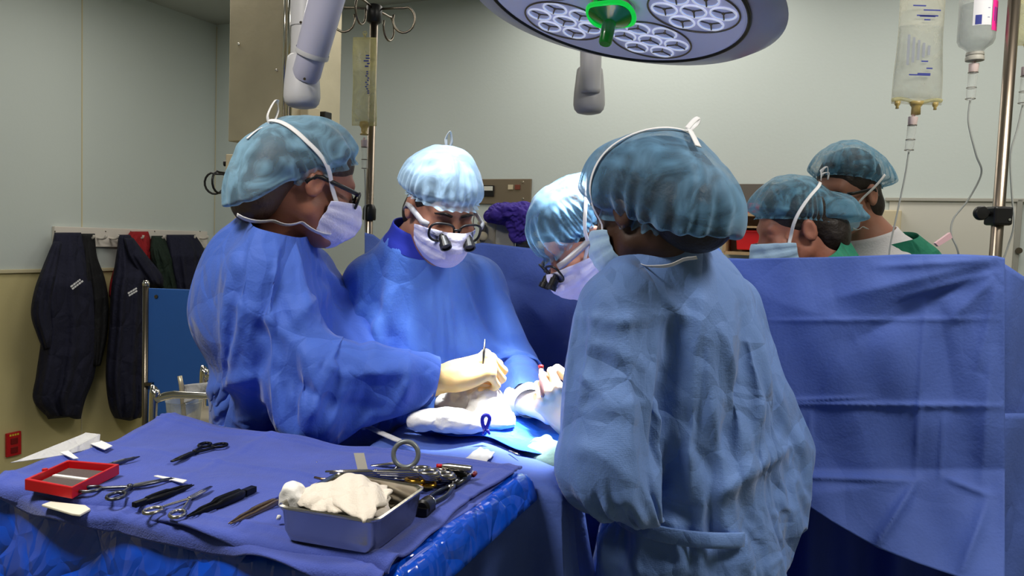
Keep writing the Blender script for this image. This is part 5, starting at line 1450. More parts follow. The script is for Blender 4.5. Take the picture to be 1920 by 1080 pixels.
wp = MB(); e = empty('wall_speaker', WB(1056, 358), 'small slotted plate on the back wall above the bowed person', 'plate')
wallrect(1048, 342, 1066, 358, .006).build('plate', M['grey_eq'], e)
wp = MB()
for k in range(5): wallrect(1049+3.4*k, 343, 1050.8+3.4*k, 357, .004, .006).build('slat', M['blackp'], e)
e = empty('viewing_panel', WB(1440, 400), 'dark grey steel panel on the back wall behind the masked profile', 'panel')
wallrect(1373, 345, 1535, 402, .014).build('plate', mat('dark_satin_plate', S((112, 108, 100)), .4, .6), e, bevel=.002)
for px, py in ((1378, 351), (1378, 398)):
    p = WB(px, py); mb = MB(); mb.lathe(p+nb*.014, nb, [(0, .006), (.003, .004)], n=10); mb.build('screw', M['chrome'], e)
# shelf box with red container
e = empty('wall_holder', WB(1405, 474), 'pale open-fronted holder on the back wall under the dark panel', 'holder')
a = WB(1371, 402); b = WB(1470, 402); zl = WB(1371, 474).z; zu = WB(1371, 404).z
mm = (a+b)/2; wd = (b-a).length
for (du, z_, sx, sz) in ((0, zl, wd, .014), (0, zu, wd, .014), (0, (zl+zu)*.5+.03, wd, .008)):
    mb = MB(); mb.box(Vector((mm.x, mm.y, z_))+nb*.07, (sx, .14, sz), ub, nb); mb.build('shelf', M['wood'], e)
for sg in (-1, 1):
    mb = MB(); mb.box(Vector((mm.x, mm.y, (zl+zu)/2))+ub*(sg*wd/2)+nb*.07, (.014, .14, zu-zl), ub, nb); mb.build('side_panel', M['wood'], e)
mb = MB(); mb.box(Vector((mm.x, mm.y, (zl+zu)/2))+nb*.004, (wd, .008, zu-zl), ub, nb); mb.build('back_panel', M['wood'], e)
def bin_(px0, py0, px1, py1, off, label):
    a = WB(px0, py0, off); b = WB(px1, py0, off); c = WB(px0, py1, off); m_ = (a+b)/2
    mb = MB(); mb.box((m_.x, m_.y, (a.z+c.z)/2), ((b-a).length, .09, abs(a.z-c.z)), ub, nb, taper=1.08); mb.box((m_.x, m_.y, a.z+.004), ((b-a).length*1.12, .1, .012), ub, nb); o = mb.build('sharps_container', M['redbin'], None, bevel=.004); prop(o, label, 'container')
bin_(1386, 436, 1470, 468, .075, 'bright red container standing low in the pale wall holder')
bin_(1397, 386, 1420, 404, .09, 'small bright red container on top of the pale wall holder')
o = wallrect(1655, 395, 1690, 470, .06).build('switch_box', M['beige'], None, bevel=.004); prop(o, 'cream box on the back wall behind the taller person', 'box')
# framed white board at the right
e = empty('white_board', WB(1800, 560), 'large pale board with a grey frame on the back wall at right', 'board')
wallrect(1668, 377, 1906, 700, .01).build('sheet', M['board'], e)
wallrect(1660, 371, 1930, 377, .022).build('top_rail', M['grey_eq'], e, bevel=.002)
wallrect(1906, 374, 1917, 700, .022).build('side_rail', mat('board_frame', S((150, 150, 142)), .4), e, bevel=.002)
p = WB(1908, 470); mb = MB(); mb.lathe(p+nb*.022, nb, [(0, .012), (.01, .012)], n=14); mb.build('knob', M['steel_dark'], e)
# machine with purple cloth
e = empty('anaesthesia_machine', (P(985, 470, 2.75).x, 2.75, 0), 'grey machine cabinet against the back wall seen over the screen', 'machine')
for (x0, y0, x1, Yc, d, m_) in ((930, 400, 968, 2.72, .3, 'grey_eq'), (968, 430, 1010, 2.75, .34, 'grey_eq'), (895, 415, 932, 2.74, .25, 'steel')):
    a = P(x0, y0, Yc); b = P(x1, y0, Yc); mb = MB(); mb.box(((a.x+b.x)/2, Yc+d/2, a.z/2), (b.x-a.x, d, a.z)); mb.build('cabinet', M[m_], e, bevel=.006)
for (x, y, w, h) in ((905, 437, .02, .06), (1000, 448, .05, .015), (985, 460, .05, .01)):
    mb = MB(); p = P(x, y, 2.725); mb.box(p, (w, .03, h)); mb.build('control', M['steel_dark'], e, bevel=.002)
mb = MB(); p = P(906, 443, 2.70); mb.lathe(p, (0, -1, 0), [(0, .016), (.015, .016), (.02, .01)], n=16); mb.build('knob', M['beige'], e, smooth=True)
def clothblob(name, pts, m, label, cat, seed, h=.03):
    """crumpled cloth: a closed heap along 3-D points with radii"""
    def fn(X):
        d = None
        for (c, r) in pts:
            q = d_ell(X, c, r); d = q if d is None else smin(d, q, .03)
        return d
    cs = np.array([list(c) for c, r in pts]); rs = np.array([r for c, r in pts]); lo = (cs-rs).min(0)-.03; hi = (cs+rs).max(0)+.03
    stp = max(.004, float((hi-lo).max())/60)
    V, Q = nets(fn, *[np.arange(lo[k], hi[k], stp) for k in range(3)])
    X = wrinkle(V, Q, lambda m_, d, L: np.full(len(m_), 1.16), iters=90, out=h, inn=h*.8, bend=.02, seed=seed, amp=h*.25, freq=1/(stp*9))
    o = meshobj(name, X, Q, m, None, subdiv=1); prop(o, label, cat); return o
clothblob('cloth', [(P(955, 398, 2.72), (.06, .09, .03)), (P(985, 408, 2.72), (.06, .09, .05)), (P(930, 405, 2.70), (.04, .06, .025)), (P(975, 430, 2.70), (.04, .05, .05))], M['purple'], 'crumpled violet cloth lying over the grey machine cabinet', 'cloth', 3, .025)
# ------------------------------------------------------------------ screen drape
s0 = P(690, 440, 2.40); s1 = Vector((rx, ry, 0))
sdir = Vector((s1.x-s0.x, s1.y-s0.y, 0)).normalized(); sn = Vector((sdir.y, -sdir.x, 0))     # sn towards us
if sn.y > 0: sn = -sn
def SP(px, py, off=0): return PP(px, py, Vector((s0.x, s0.y, 1))+sn*off, sn)
top_l = [(684, 436), (700, 440), (716, 452), (740, 462), (780, 470), (830, 466), (905, 455), (1000, 466), (1100, 474), (1250, 480), (1400, 485), (1550, 482), (1700, 477), (1800, 477), (1868, 480), (1884, 484)]
bot_l = [(684, 1180), (1380, 1180), (1440, 905), (1480, 926), (1560, 978), (1645, 1027), (1720, 1056), (1785, 1078), (1850, 1100), (1884, 1110)]
def interp(L, x):
    xs = [p[0] for p in L]; return float(np.interp(x, xs, [p[1] for p in L]))
def seg_d(x, y, a, b):
    ab = (b[0]-a[0], b[1]-a[1]); t = ((x-a[0])*ab[0]+(y-a[1])*ab[1])/(ab[0]**2+ab[1]**2); t = min(1, max(0, t))
    return math.hypot(x-a[0]-t*ab[0], y-a[1]-t*ab[1]), t
def ridge(x, y, a, b, w, h, fade=True):
    d, t = seg_d(x, y, a, b)
    if d > 4*w: return 0
    return h*math.exp(-(d/w)**1.3)*(math.sin(min(.98, max(.02, t))*pi)**.5 if fade else 1)
SC_F = [((1866, 490), (1560, 560), 30, .022), ((1866, 500), (1600, 640), 26, -.018), ((1868, 510), (1680, 560), 12, .012), ((1866, 486), (1640, 500), 10, .012), ((1868, 520), (1780, 600), 20, .016),
        ((1872, 530), (1830, 700), 16, .014), ((1760, 560), (1790, 760), 30, -.012), ((1860, 640), (1840, 920), 18, .014), ((1440, 560), (1640, 620), 40, .01),
        ((1440, 601), (1870, 598), 4, .005), ((1440, 757), (1890, 762), 5, .010), ((1440, 752), (1640, 745), 3, .006), ((1736, 560), (1715, 900), 6, .008), ((1520, 770), (1515, 890), 5, .006), ((1440, 892), (1720, 902), 6, .014),
        ((1770, 895), (1855, 930), 6, .010), ((1720, 900), (1640, 1027), 10, .022), ((1770, 770), (1762, 900), 5, .007), ((1720, 905), (1480, 930), 40, .02), ((1855, 930), (1800, 1080), 14, .016),
        ((720, 455), (690, 560), 8, .014), ((760, 465), (700, 520), 8, .01), ((980, 560), (1060, 640), 20, .01), ((930, 520), (1060, 560), 26, -.01)]
sv_, sf_ = [], []
NU, NV = 300, 150
for j in range(NV):
    for i in range(NU):
        u = i/(NU-1); v = j/(NV-1)
        px = 684+(1884-684)*u; y0 = interp(top_l, px); y1 = interp(bot_l, px); py = y0+(y1-y0)*v
        off = .035
        for a, b, w, h in SC_F: off += ridge(px, py, a, b, w, h)
        if px > 1380: off += .10*max(0, (py-880)/150)*min(1, (px-1380)/60)
        off += .004*math.sin(px*.021+py*.006)+.003*math.sin(px*.05-py*.02)
        sv_.append(SP(px, py, off))
mb = MB(); mb.add(sv_, [(j*NU+i, j*NU+i+1, (j+1)*NU+i+1, (j+1)*NU+i) for j in range(NV-1) for i in range(NU-1)])
scr = mb.build('screen_drape', M['drape'], None, smooth=True, solid=.0016)
prop(scr, 'wide blue drape hung as a screen between the two infusion stands', 'drape')
# lower layer behind, down to the floor
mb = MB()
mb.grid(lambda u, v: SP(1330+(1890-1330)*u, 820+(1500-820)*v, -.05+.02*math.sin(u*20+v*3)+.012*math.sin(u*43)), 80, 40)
lo_ = mb.build('under_layer', mat('darker_blue_drape', S((40, 64, 160)), .8, bump=.1, bscale=160), scr, smooth=True)  # darker blue layer than the sheet above
mb = MB()
def flap(u, v):
    px = 1872+90*u; py = (487+60*u)+(1120-487)*v
    off = -.03-.10*u+.02*math.sin(v*9+u*3)+.02*math.sin(u*7)
    if 515 < py < 620: px = min(px, 1872+50*u+30)
    return SP(px, py, off)
mb.grid(flap, 24, 60); mb.build('side_flap', M['drape'], scr, smooth=True, solid=.0016)
mb = MB(); mb.grid(lambda u, v: SP(1868+80*u, 775+340*v, .02-.08*u+.015*math.sin(v*6+u*4)), 20, 30); mb.build('corner_fold', M['drape'], scr, smooth=True, solid=.0016)
# clip that holds the screen to the stand
cl = empty('drape_clip', SP(1850, 482), 'small dark clip pinning the blue screen to the right stand', 'clip')
for k, (px, py) in enumerate(((1858, 483), (1846, 482))):
    mb = MB(); p = SP(px, py, .012); mb.box(p, (.014, .01, .008), sdir, sn); mb.build('jaw', M['blackp'] if k == 0 else M['chrome'], cl, bevel=.002)

# ------------------------------------------------------------------ operating table under its drapes
OC = Vector((-.07, 1.545, 0)); o1 = Vector((.97, -.24, 0)).normalized(); o2 = Vector((.24, .97, 0)).normalized(); HW, HL = .22, .18; OZ = 1.075
ot = empty('operating_table', OC, 'operating table hidden under the blue drapes in the middle', 'table')
mb = MB(); mb.box(OC+Vector((0, 0, OZ-.075)), (HW*2-.06, HL*2-.06, .06), o1, o2); mb.build('table_top', M['blackp'], ot, bevel=.02)
mb = MB(); mb.box(OC+Vector((0, 0, .55)), (.2, .2, .9), o1, o2); mb.build('column', M['steel'], ot, bevel=.02)
mb = MB(); mb.box(OC+Vector((0, 0, .06)), (.36, .3, .12), o1, o2); mb.build('base', M['grey_eq'], ot, bevel=.03)
def mound(x, y):
    q = Vector((x, y, 0))-OC; a, b = q.dot(o1), q.dot(o2)
    return .018*math.exp(-((a-.02)/.09)**2)*(1 if b > -.3 else 0)+.004*math.sin(a*30+b*9)+.003*math.sin(b*41-a*12)
ov, NU, NV = [], 150, 150
def edge_map(s, half):
    a = abs(s); sg = 1 if s > 0 else -1
    # arc length s -> (horizontal, drop)
    r = .035
    if a < half-r: return sg*a, 0
    a2 = a-(half-r)
    if a2 < r*pi/2: return sg*(half-r+r*math.sin(a2/r)), r*(1-math.cos(a2/r))
    return sg*half, r+(a2-r*pi/2)
for j in range(NV):
    for i in range(NU):
        u = -1+2*i/(NU-1); v = -1+2*j/(NV-1)
        su = u*(HW+.75); sv2 = v*(HL+.75)
        h, d1 = edge_map(su, HW); k, d2 = edge_map(sv2, HL); dr = max(d1, d2) if min(d1, d2) < .03 else math.hypot(d1, d2)*.95
        dr = min(dr, .86)
        fo = min(1, dr/.25)
        th = math.atan2(k/HL, h/HW)
        w = (.028*math.sin(9*th+.6)+.016*math.sin(17*th+2)+.05*(dr/.7))*fo
        p = OC+o1*(h*(1+w/HW*(1 if d1 > .01 else 0)))+o2*(k*(1+w/HL*(1 if d2 > .01 else 0)))
        ov.append((p.x, p.y, OZ-dr+(mound(p.x, p.y) if dr < .05 else 0)))
mb = MB(); mb.add(ov, [(j*NU+i, j*NU+i+1, (j+1)*NU+i+1, (j+1)*NU+i) for j in range(NV-1) for i in range(NU-1)])
odr = mb.build('table_drape', M['drape'], None, smooth=True); prop(odr, 'blue drape covering the operating table and falling towards us', 'drape')
ZT = OZ+.012
def patch(name, pts, z, m, label, cat, wob=.004, seed=0, n=26, solid=.001, mnd=True):
    """sheet lying on the table: quad of pixel corners"""
    a, b, c, d = [PT(px, py, z) for px, py in pts]; rg = random.Random(seed); ph = [rg.uniform(0, 6) for _ in range(4)]
    def fn(u, v):
        eu = .012*math.sin(v*9+ph[0])*(abs(u-.5)*2)**3; ev = .012*math.sin(u*8+ph[1])*(abs(v-.5)*2)**3
        p = (a*(1-u)+b*u)*(1-v)+(d*(1-u)+c*u)*v+(b-a)*eu+(d-a)*ev
        zz = mound(p.x, p.y)
        return p+Vector((0, 0, (zz if mnd else 0)+wob*(1.2+math.sin(u*11+ph[2]+v*5)*math.sin(v*9+ph[3]))))
    mb = MB(); mb.grid(fn, n, n); o = mb.build(name, m, None, smooth=True, solid=solid); prop(o, label, cat); return o
patch('cover_sheet', [(770, 805), (1120, 770), (1085, 850), (975, 856)], OZ+.008, M['drape2'], 'bright blue cover sheet at the lit operating field', 'sheet', .003, 3)
# gauze sheets beside the field
def heap(name, pts, m, label, cat, seed, h=.012, st=.12, freq=22, bend=.03):
    def fn(X):
        d = None
        for (c, r) in pts:
            q = d_ell(X, c, r); d = q if d is None else smin(d, q, .02)
        return d
    cs = np.array([list(c) for c, r in pts]); rs = np.array([r for c, r in pts]); lo = (cs-rs).min(0)-.02; hi = (cs+rs).max(0)+.02
    stp = .0055
    V, Q = nets(fn, *[np.arange(lo[k], hi[k], stp) for k in range(3)])
    X = wrinkle(V, Q, lambda m_, d, L: np.full(len(m_), 1+st), iters=80, out=h, inn=h*.8, bend=bend, seed=seed, amp=h*.3, freq=freq)
    o = meshobj(name, X, Q, m, None, subdiv=1); prop(o, label, cat); return o
heap('gauze_sheet', [(P(868, 768, 1.66), (.06, .05, .05)), (P(905, 765, 1.63), (.05, .05, .05)), (P(930, 785, 1.60), (.045, .05, .03)), (P(850, 740, 1.72), (.04, .04, .03)), (P(880, 790, 1.60), (.06, .04, .02))], M['gauze'], 'crumpled white gauze heaped at the lit operating field', 'gauze', 4, .014, .14, 10, .03)
heap('gauze_pad', [(P(815, 788, 1.55), (.055, .03, .02)), (P(855, 790, 1.54), (.05, .03, .022)), (P(890, 797, 1.54), (.03, .025, .012)), (P(785, 795, 1.56), (.02, .02, .01))], M['gauze'], 'flat folded white pad in front of the heaped gauze', 'gauze', 6, .008, .10, 10, .03)
# blue towel clip upright on the gauze
tc = empty('towel_clip', P(910, 806, 1.50), 'shiny blue plastic clip gripping the edge of the white gauze', 'clip')
mb = MB(); mb.tube(spline([P(910, 806, 1.50), P(905, 795, 1.50), P(905, 783, 1.50), P(912, 778, 1.50), P(918, 784, 1.50), P(915, 796, 1.50), P(911, 806, 1.50)], 6), [.0042]*37, n=10); 
bp_ = mat('glossy_blue_clip', S((40, 40, 170)), .15, coat=.5)
mb.build('loop', bp_, tc, smooth=True)
for dx in (-6, 7):
    mb = MB(); mb.tube([P(911, 803, 1.50), P(911+dx*.6, 809, 1.495), P(911+dx, 814, 1.49)], [.0045, .003, .002], n=8); mb.build('jaw', bp_, tc, smooth=True)
# white strip, paper and small probe on the drape
mb = MB(); mb.tube([PT(682, 796, OZ+.02), PT(715, 812, OZ+.02), PT(745, 825, OZ+.02), PT(762, 832, OZ+.02), PT(778, 838, OZ+.018)], [.009, .009, .009, .006, .003], n=10, flat=.4, upv=(0, 0, 1)); o = mb.build('suction_tube', M['paper'], None, smooth=True); prop(o, 'white flattened tube lying on the blue drape behind the instrument tray', 'tube')
patch('wrapper', [(866, 866), (900, 840), (928, 852), (905, 876)], OZ+.022, M['paper'], 'torn white wrapper on the blue drape beside the tray corner', 'wrapper', .002, 5, 14, mnd=False)
mb = MB(); mb.tube([PT(955, 846, OZ+.02), PT(963, 849, OZ+.02), PT(974, 853, OZ+.02)], [.0025, .002, .001], n=8); o = mb.build('probe', M['inst'], None, smooth=True); prop(o, 'tiny steel probe on the drape near the greenish glove', 'probe')
# instruments in hands
fp = empty('marking_pen', P(1016, 740, 1.59), 'red-tipped clear pen held upright in a gloved fist', 'pen')
a, b = P(1017, 745, 1.585), P(1014, 684, 1.60); d = (b-a).normalized(); L = (b-a).length
mb = MB(); mb.lathe(a, d, [(0, .003), (.005, .0048), (L*.9, .0052)], n=14); mb.build('barrel', mat('smoky_barrel', S((170, 130, 130)), .15, trans=.3), fp, smooth=True)
mb = MB(); mb.lathe(a+d*(L*.9), d, [(0, .0056), (L*.08, .0056), (L*.1, .003)], n=14); mb.build('tip_cap', M['redbin'], fp, smooth=True)
mb = MB(); mb.lathe(P(1046, 735, 1.60), P(1043, 710, 1.60)-P(1046, 735, 1.60), [(0, .0015), (.018, .002), (.02, .0042), (.026, .0042), (.028, .002)], n=12); o = mb.build('blue_probe', mat('blue_probe_plastic', S((40, 70, 160)), .3), None, smooth=True); prop(o, 'small blue-headed probe sticking up beside the upright pen', 'probe')
mb = MB(); a, b = P(905, 700, 1.60), P(909, 636, 1.62); mb.tube([a, a*.4+b*.6, b], [.004, .003, .0012], n=10); o = mb.build('forceps', M['inst'], None, smooth=True); prop(o, 'thin steel forceps rising from the bright gloved fist at centre', 'forceps')

# ------------------------------------------------------------------ instrument tray on its stand
TZ = 1.10
cFL, cR, cN, cL = PT(308, 790, TZ), PT(980, 878, TZ), PT(728, 1072, TZ), PT(-24, 902, TZ)
def TQ(u, v, z=TZ):                      # u along the far edge, v towards us
    p = (cFL*(1-u)+cR*u)*(1-v)+(cL*(1-u)+cN*u)*v; return Vector((p.x, p.y, z))
t1_ = (cR-cFL).normalized(); t2_ = (cL-cFL).normalized()
tcn = TQ(.5, .5)
ms = empty('instrument_stand', (tcn.x, tcn.y, 0), 'instrument stand in the left foreground carrying the towel-covered tray', 'stand')
mb = MB(); mb.prism([TQ(.02, .03, TZ-.03), TQ(.02, .97, TZ-.03), TQ(.98, .97, TZ-.03), TQ(.98, .03, TZ-.03)], (0, 0, .018)); mb.build('tray', M['steel'], ms, bevel=.004)
mb = MB(); q = TQ(.2, .5, 0); mb.tube([(q.x, q.y, .06), (q.x, q.y, TZ-.03)], .018, n=14); mb.build('post', M['steel'], ms, smooth=True)
mb = MB(); mb.tube([TQ(.2, .1, .05), TQ(.2, .9, .05)], .02, n=12); mb.tube([TQ(.2, .5, .05), TQ(.8, .5, .05)], .02, n=12); mb.build('base', M['steel'], ms, smooth=True)
# plastic cover
NU, NV = 160, 110; cv = []
Wd, Hd = (cR-cFL).length, (cL-cFL).length
for j in range(NV):
    for i in range(NU):
        su = (-.32+1.64*i/(NU-1))*1.0; sv2 = -.5+2.0*j/(NV-1)
        ax_, dx = edge_map((su-.5)*Wd, Wd/2+.022); ay_, dy = edge_map((sv2-.5)*Hd, Hd/2+(.0 if sv2 > .5 else .016))
        dr = max(dx, dy) if min(dx, dy) < .02 else math.hypot(dx, dy)
        right = ax_ > 0 and dx > dy
        dr = min(dr, .05 if right else .32); fo = min(1, max(0, dr-.04)/.2)
        per = (ax_/Wd*4+ay_/Hd*2.6)
        w = (.014*math.sin(per*3.2+1)+.007*math.sin(per*8.3)+.03*dr/.3)*fo-.002+.02*min(1, max(0, dr-.03)/.1)
        p = TQ(.5+ax_/Wd+(w/Wd*(1 if ax_ > 0 else -1) if dx > .01 else 0), .5+ay_/Hd+(w/Hd*(1 if ay_ > 0 else -1) if dy > .01 else 0))
        zz = TZ-.008-dr*1.0
        if right and dx > .05: p = p-t1_*min(.12, (dx-.05)*.8)
        # loose lip along the right edge
        lip = max(0, 1-abs(su-1.02)/.05)*min(1, max(0, (sv2+.1)/.15))*(1 if sv2 < 1 else 0)
        zz += .008*lip
        if sv2 > 1: zz -= 0.006*math.sin(su*9)*fo
        cv.append((p.x, p.y, zz))
mb = MB(); mb.add(cv, [(j*NU+i, j*NU+i+1, (j+1)*NU+i+1, (j+1)*NU+i) for j in range(NV-1) for i in range(NU-1)])
cov = mb.build('stand_cover', M['plastic'], None, smooth=True, solid=.0006); prop(cov, 'glossy dark blue plastic cover hanging over the instrument stand in front', 'cover')
# towel
def towel_grid(z0, seed, over, NU=190, NV=140, wob=.0016, out=.0):
    """towel over the tray, hanging a little over the front rim"""
    V = []; Hh = Hd
    for j in range(NV):
        for i in range(NU):
            u = i/(NU-1); v = j/(NV-1)
            uu = .012+.976*u; s = v*(Hh*.985+over)      # arc length from the far edge
            s += .010*math.sin(u*9+seed)*v**4-.008*math.sin(u*7+1)*(1-v)**4
            uu += .008*math.sin(v*8+seed)*(abs(2*u-1)**5)*(1 if u > .5 else -1)
            lim = Hh*.965+out+.010*math.sin(u*11+seed)+.006*math.sin(u*23+2)
            r = .012
            if s < lim: h, dr = s, 0
            elif s < lim+r*pi/2: a = (s-lim)/r; h, dr = lim+r*math.sin(a), r*(1-math.cos(a))
            else: h, dr = lim+r, r+(s-lim-r*pi/2)
            p = TQ(uu, h/Hh)
            z = z0+wob*(math.sin(u*17+v*9+seed)+math.sin(u*31-v*23)*.5+.8*math.sin(v*29+u*5))-dr*(1+.25*math.sin(u*15+seed))
            z += .0035*math.exp(-((h/Hh-.03)/.014)**2)+.0035*math.exp(-((h/Hh-.065)/.008)**2)+.004*math.exp(-((h/Hh-.93+.012*math.sin(u*12))/.016)**2)
            z += .003*math.exp(-((u-.97)/.010)**2)+.003*math.exp(-((u-.022)/.010)**2)
            # long soft creases left from folding
            z += .0028*math.exp(-((u-.34-.05*v)/.012)**2)-.0022*math.exp(-((u-.66+.03*math.sin(v*5))/.02)**2)+.0026*math.exp(-((v-.47+.06*u)/.014)**2)
            z += .004*math.exp(-((u-.55)/.22)**2)*max(0, (.3-v))/.3*math.sin(u*21)
            # curled far corner
            z += .012*max(0, 1-math.hypot(u-.0, (v-.0)*.6)/.16)
            V.append((p.x, p.y, z))
    return V, [(j*NU+i, j*NU+i+1, (j+1)*NU+i+1, (j+1)*NU+i) for j in range(NV-1) for i in range(NU-1)]
V_, F_q = towel_grid(TZ+.002, 1, .012)
mb = MB(); mb.add(V_, F_q); tw = mb.build('towel', M['towel'], None, smooth=True, solid=.004); prop(tw, 'blue cotton towel spread over the instrument tray', 'towel')
V_, F_q = towel_grid(TZ-.006, 5, .030, wob=.0006, out=.012)
mb = MB(); mb.add(V_, F_q); t2o = mb.build('towel', M['towel'], None, smooth=True, solid=.003); prop(t2o, 'lower folded blue towel whose hem shows along the front of the tray', 'towel')
# white paper behind the tray edge and tape strips
Z1 = TZ+.012
mb = MB(); mb.prism([PT(20, 868, TZ+.004), PT(120, 838, TZ+.004), P(160, 812, 1.36), P(188, 815, 1.36), PT(186, 838, TZ+.005), PT(110, 856, TZ+.004)], (0, 0, .001)); o = mb.build('paper_liner', M['paper'], None); prop(o, 'white paper liner poking out beyond the far left edge of the tray', 'paper')
for nm, q in (('upper', [(170, 833), (188, 826), (211, 837), (196, 844)]), ('lower', [(112, 849), (128, 846), (147, 860), (138, 861)])):
    mb = MB(); mb.prism([PT(x, y, Z1) for x, y in q], (0, 0, .0012)); o = mb.build('tape_strip', M['tape'], None)
    prop(o, 'white tape strip on the towel nearest the paper corner' if nm == 'upper' else 'white tape strip on the towel just behind the red tray', 'tape', 'tape strips')
for q, l in (([(288, 894), (296, 893), (330, 899), (318, 902)], 'short white tag under the tip of the ringed clamp'), ([(316, 900), (322, 897), (351, 902), (343, 907)], 'white tag on the towel just right of the ringed clamp tip')):
    mb = MB(); mb.prism([PT(x, y, Z1-.002) for x, y in q], (0, 0, .002)); o = mb.build('tag', M['tape'], None, bevel=.0006); prop(o, l, 'tag')
mb = MB(); q = [PT(x, y, TZ-.005) for x, y in ((78, 950), (95, 944), (160, 951), (170, 958), (150, 969), (135, 967))]
mb.prism(q, (0, 0, .0035)); o = mb.build('plastic_card', mat('ivory_card', S((236, 230, 212)), .4), None, bevel=.001); prop(o, 'ivory rounded card tucked under the front hem of the towel', 'card')
mb = MB(); p = PT(521, 975, Z1); mb.lathe(p, (.3, .2, 1), [(0, .001), (.001, .003), (.006, .003), (.007, .001)], n=12); o = mb.build('cotton_tip', M['tape'], None, smooth=True); prop(o, 'tiny white plug on the towel beside the steel basin', 'plug')
# red needle tray
nt_ = empty('needle_tray', PT(135, 895, TZ), 'open red plastic needle tray on the left of the towel', 'tray')
hgt = .017; zt_ = TZ+.006+hgt
cs_ = [PT(x, y, zt_) for x, y in ((127, 862), (224, 870), (135, 914), (46, 898))]
cs_b = [Vector((p.x, p.y, TZ+.006)) for p in cs_]; cen = sum(cs_, Vector())/4
mb = MB(); ins_t = [p+(cen-p).normalized()*.007 for p in cs_]; ins_b = [Vector((p.x, p.y, TZ+.009)) for p in ins_t]
V = cs_+cs_b+ins_t+ins_b; Fc = []
for k in range(4):
    l = (k+1) % 4; Fc += [(k, l, 4+l, 4+k), (k, 8+k, 8+l, l), (8+k, 12+k, 12+l, 8+l)]
Fc += [(4, 5, 6, 7), (12, 13, 14, 15)]
mb.add(V, Fc); mb.build('box', M['redp'], nt_, bevel=.0012)
mb = MB(); mb.prism([p+(cen-p)*.12+Vector((0, 0, .0005-(p.z-TZ-.009)+.0)) for p in ins_t], (0, 0, .004)); mb.build('foam_pad', mat('dark_foam', S((92, 80, 78)), .9, bump=.4, bscale=300), nt_)
a = (cs_[0]*.5+cs_[3]*.5); b = (cs_[1]*.5+cs_[2]*.5); ax2 = (b-a).normalized(); sd = Vector((-ax2.y, ax2.x, 0))
mb = MB(); c_ = (a+b)/2; mb.box((c_.x, c_.y, TZ+.0145), ((b-a).length*.72, .007, .002), ax2, sd); mb.build('white_divider', M['tape'], nt_)
mb = MB(); p = cs_[3]*.55+cs_[0]*.45; mb.lathe(p-Vector((0, 0, .006)), (0, 0, 1), [(0, .004), (.008, .004)], n=10); mb.build('catch', M['redp'], nt_)

# ---- instruments
def ringed(name, label, tip, ends, m, r=.0030, ring=.0115, z=TZ+.009, piv=.45, ring_m=None, cat='clamp', group=None, jaw=1.0, zt=None, ring_px=True, tips=None, ringr=.0026):
    """scissor-handled instrument: tip and the two ring centres on the towel"""
    e = empty(name, PT(*tip, z), label, cat, group)
    T_ = PT(*tip, z); R_ = [PT(*q, z) for q in ends]
    mid = (R_[0]+R_[1])/2; pv = T_+(mid-T_)*piv
    ax = (T_-mid).normalized(); sd = Vector((-ax.y, ax.x, 0))
    for k in (0, 1):
        rc_ = R_[k]; sg = 1 if (rc_-mid).dot(sd) > 0 else -1
        mb = MB(); n0 = rc_+(pv-rc_).normalized()*ring
        tp = T_+sd*(-sg*.0012)
        mb.tube(spline([n0, n0+(pv-n0)*.35+sd*(sg*.002), pv+sd*(sg*.0012)], 5)+[pv+(tp-pv)*.15-sd*(sg*.002), pv+(tp-pv)*.6-sd*(sg*.0018), tp], [r]*11+[r*1.25, r, r*.55], n=8, flat=.8, upv=(0, 0, 1))
        sh = mb.build('shank', m, e, smooth=True)
        mb = MB(); al = (rc_-pv).normalized(); sd2 = Vector((-al.y, al.x, 0))
        mb.tube([rc_+al*(ring*1.15*math.cos(t))+sd2*(ring*.85*math.sin(t))+Vector((0, 0, .001*k)) for t in np.linspace(0, 2*pi, 28, endpoint=False)], ringr, n=8, closed=True)
        mb.build('finger_ring', ring_m or m, sh, smooth=True)
    mb = MB(); mb.lathe(pv-Vector((0, 0, r)), (0, 0, 1), [(0, r*1.2), (r*2.1, r*1.2), (r*2.4, r*.7)], n=14); mb.build('pivot', m, e, smooth=True)
    return e
def tweezer(name, label, tip, tail, m, r=.0032, gap=.008, z=TZ+.009, cat='forceps', tail_m=None, sidew=1.0):
    e = empty(name, PT(*tail, z), label, cat)
    T_, B_2 = PT(*tip, z), PT(*tail, z); ax = (T_-B_2).normalized(); L = (T_-B_2).length; sd = Vector((-ax.y, ax.x, 0))
    for sg in (-1, 1):
        mb = MB(); pts = [B_2, B_2+ax*(L*.2)+sd*(sg*gap*.35), B_2+ax*(L*.45)+sd*(sg*gap*.6), B_2+ax*(L*.75)+sd*(sg*gap*.45), T_+sd*(sg*gap*.18)]
        mb.tube(spline(pts, 5), [r*.9]*5+[r*1.5*sidew]*8+[r*1.1]*4+[r*.7, r*.55, r*.4, r*.3], n=8, flat=.45, upv=sd); mb.build('arm', m, e, smooth=True)
    mb = MB(); mb.box(B_2+ax*.008, (.022, r*2.6, r*2.2), ax, sd); mb.build('joint', tail_m or m, e, bevel=.001)
    return e
ringed('scissors', 'black scissors alone at the far side of the towel', (322, 865), ((384, 834), (412, 836)), M['black_ti'], r=.0034, ring=.012, piv=.55, cat='scissors')
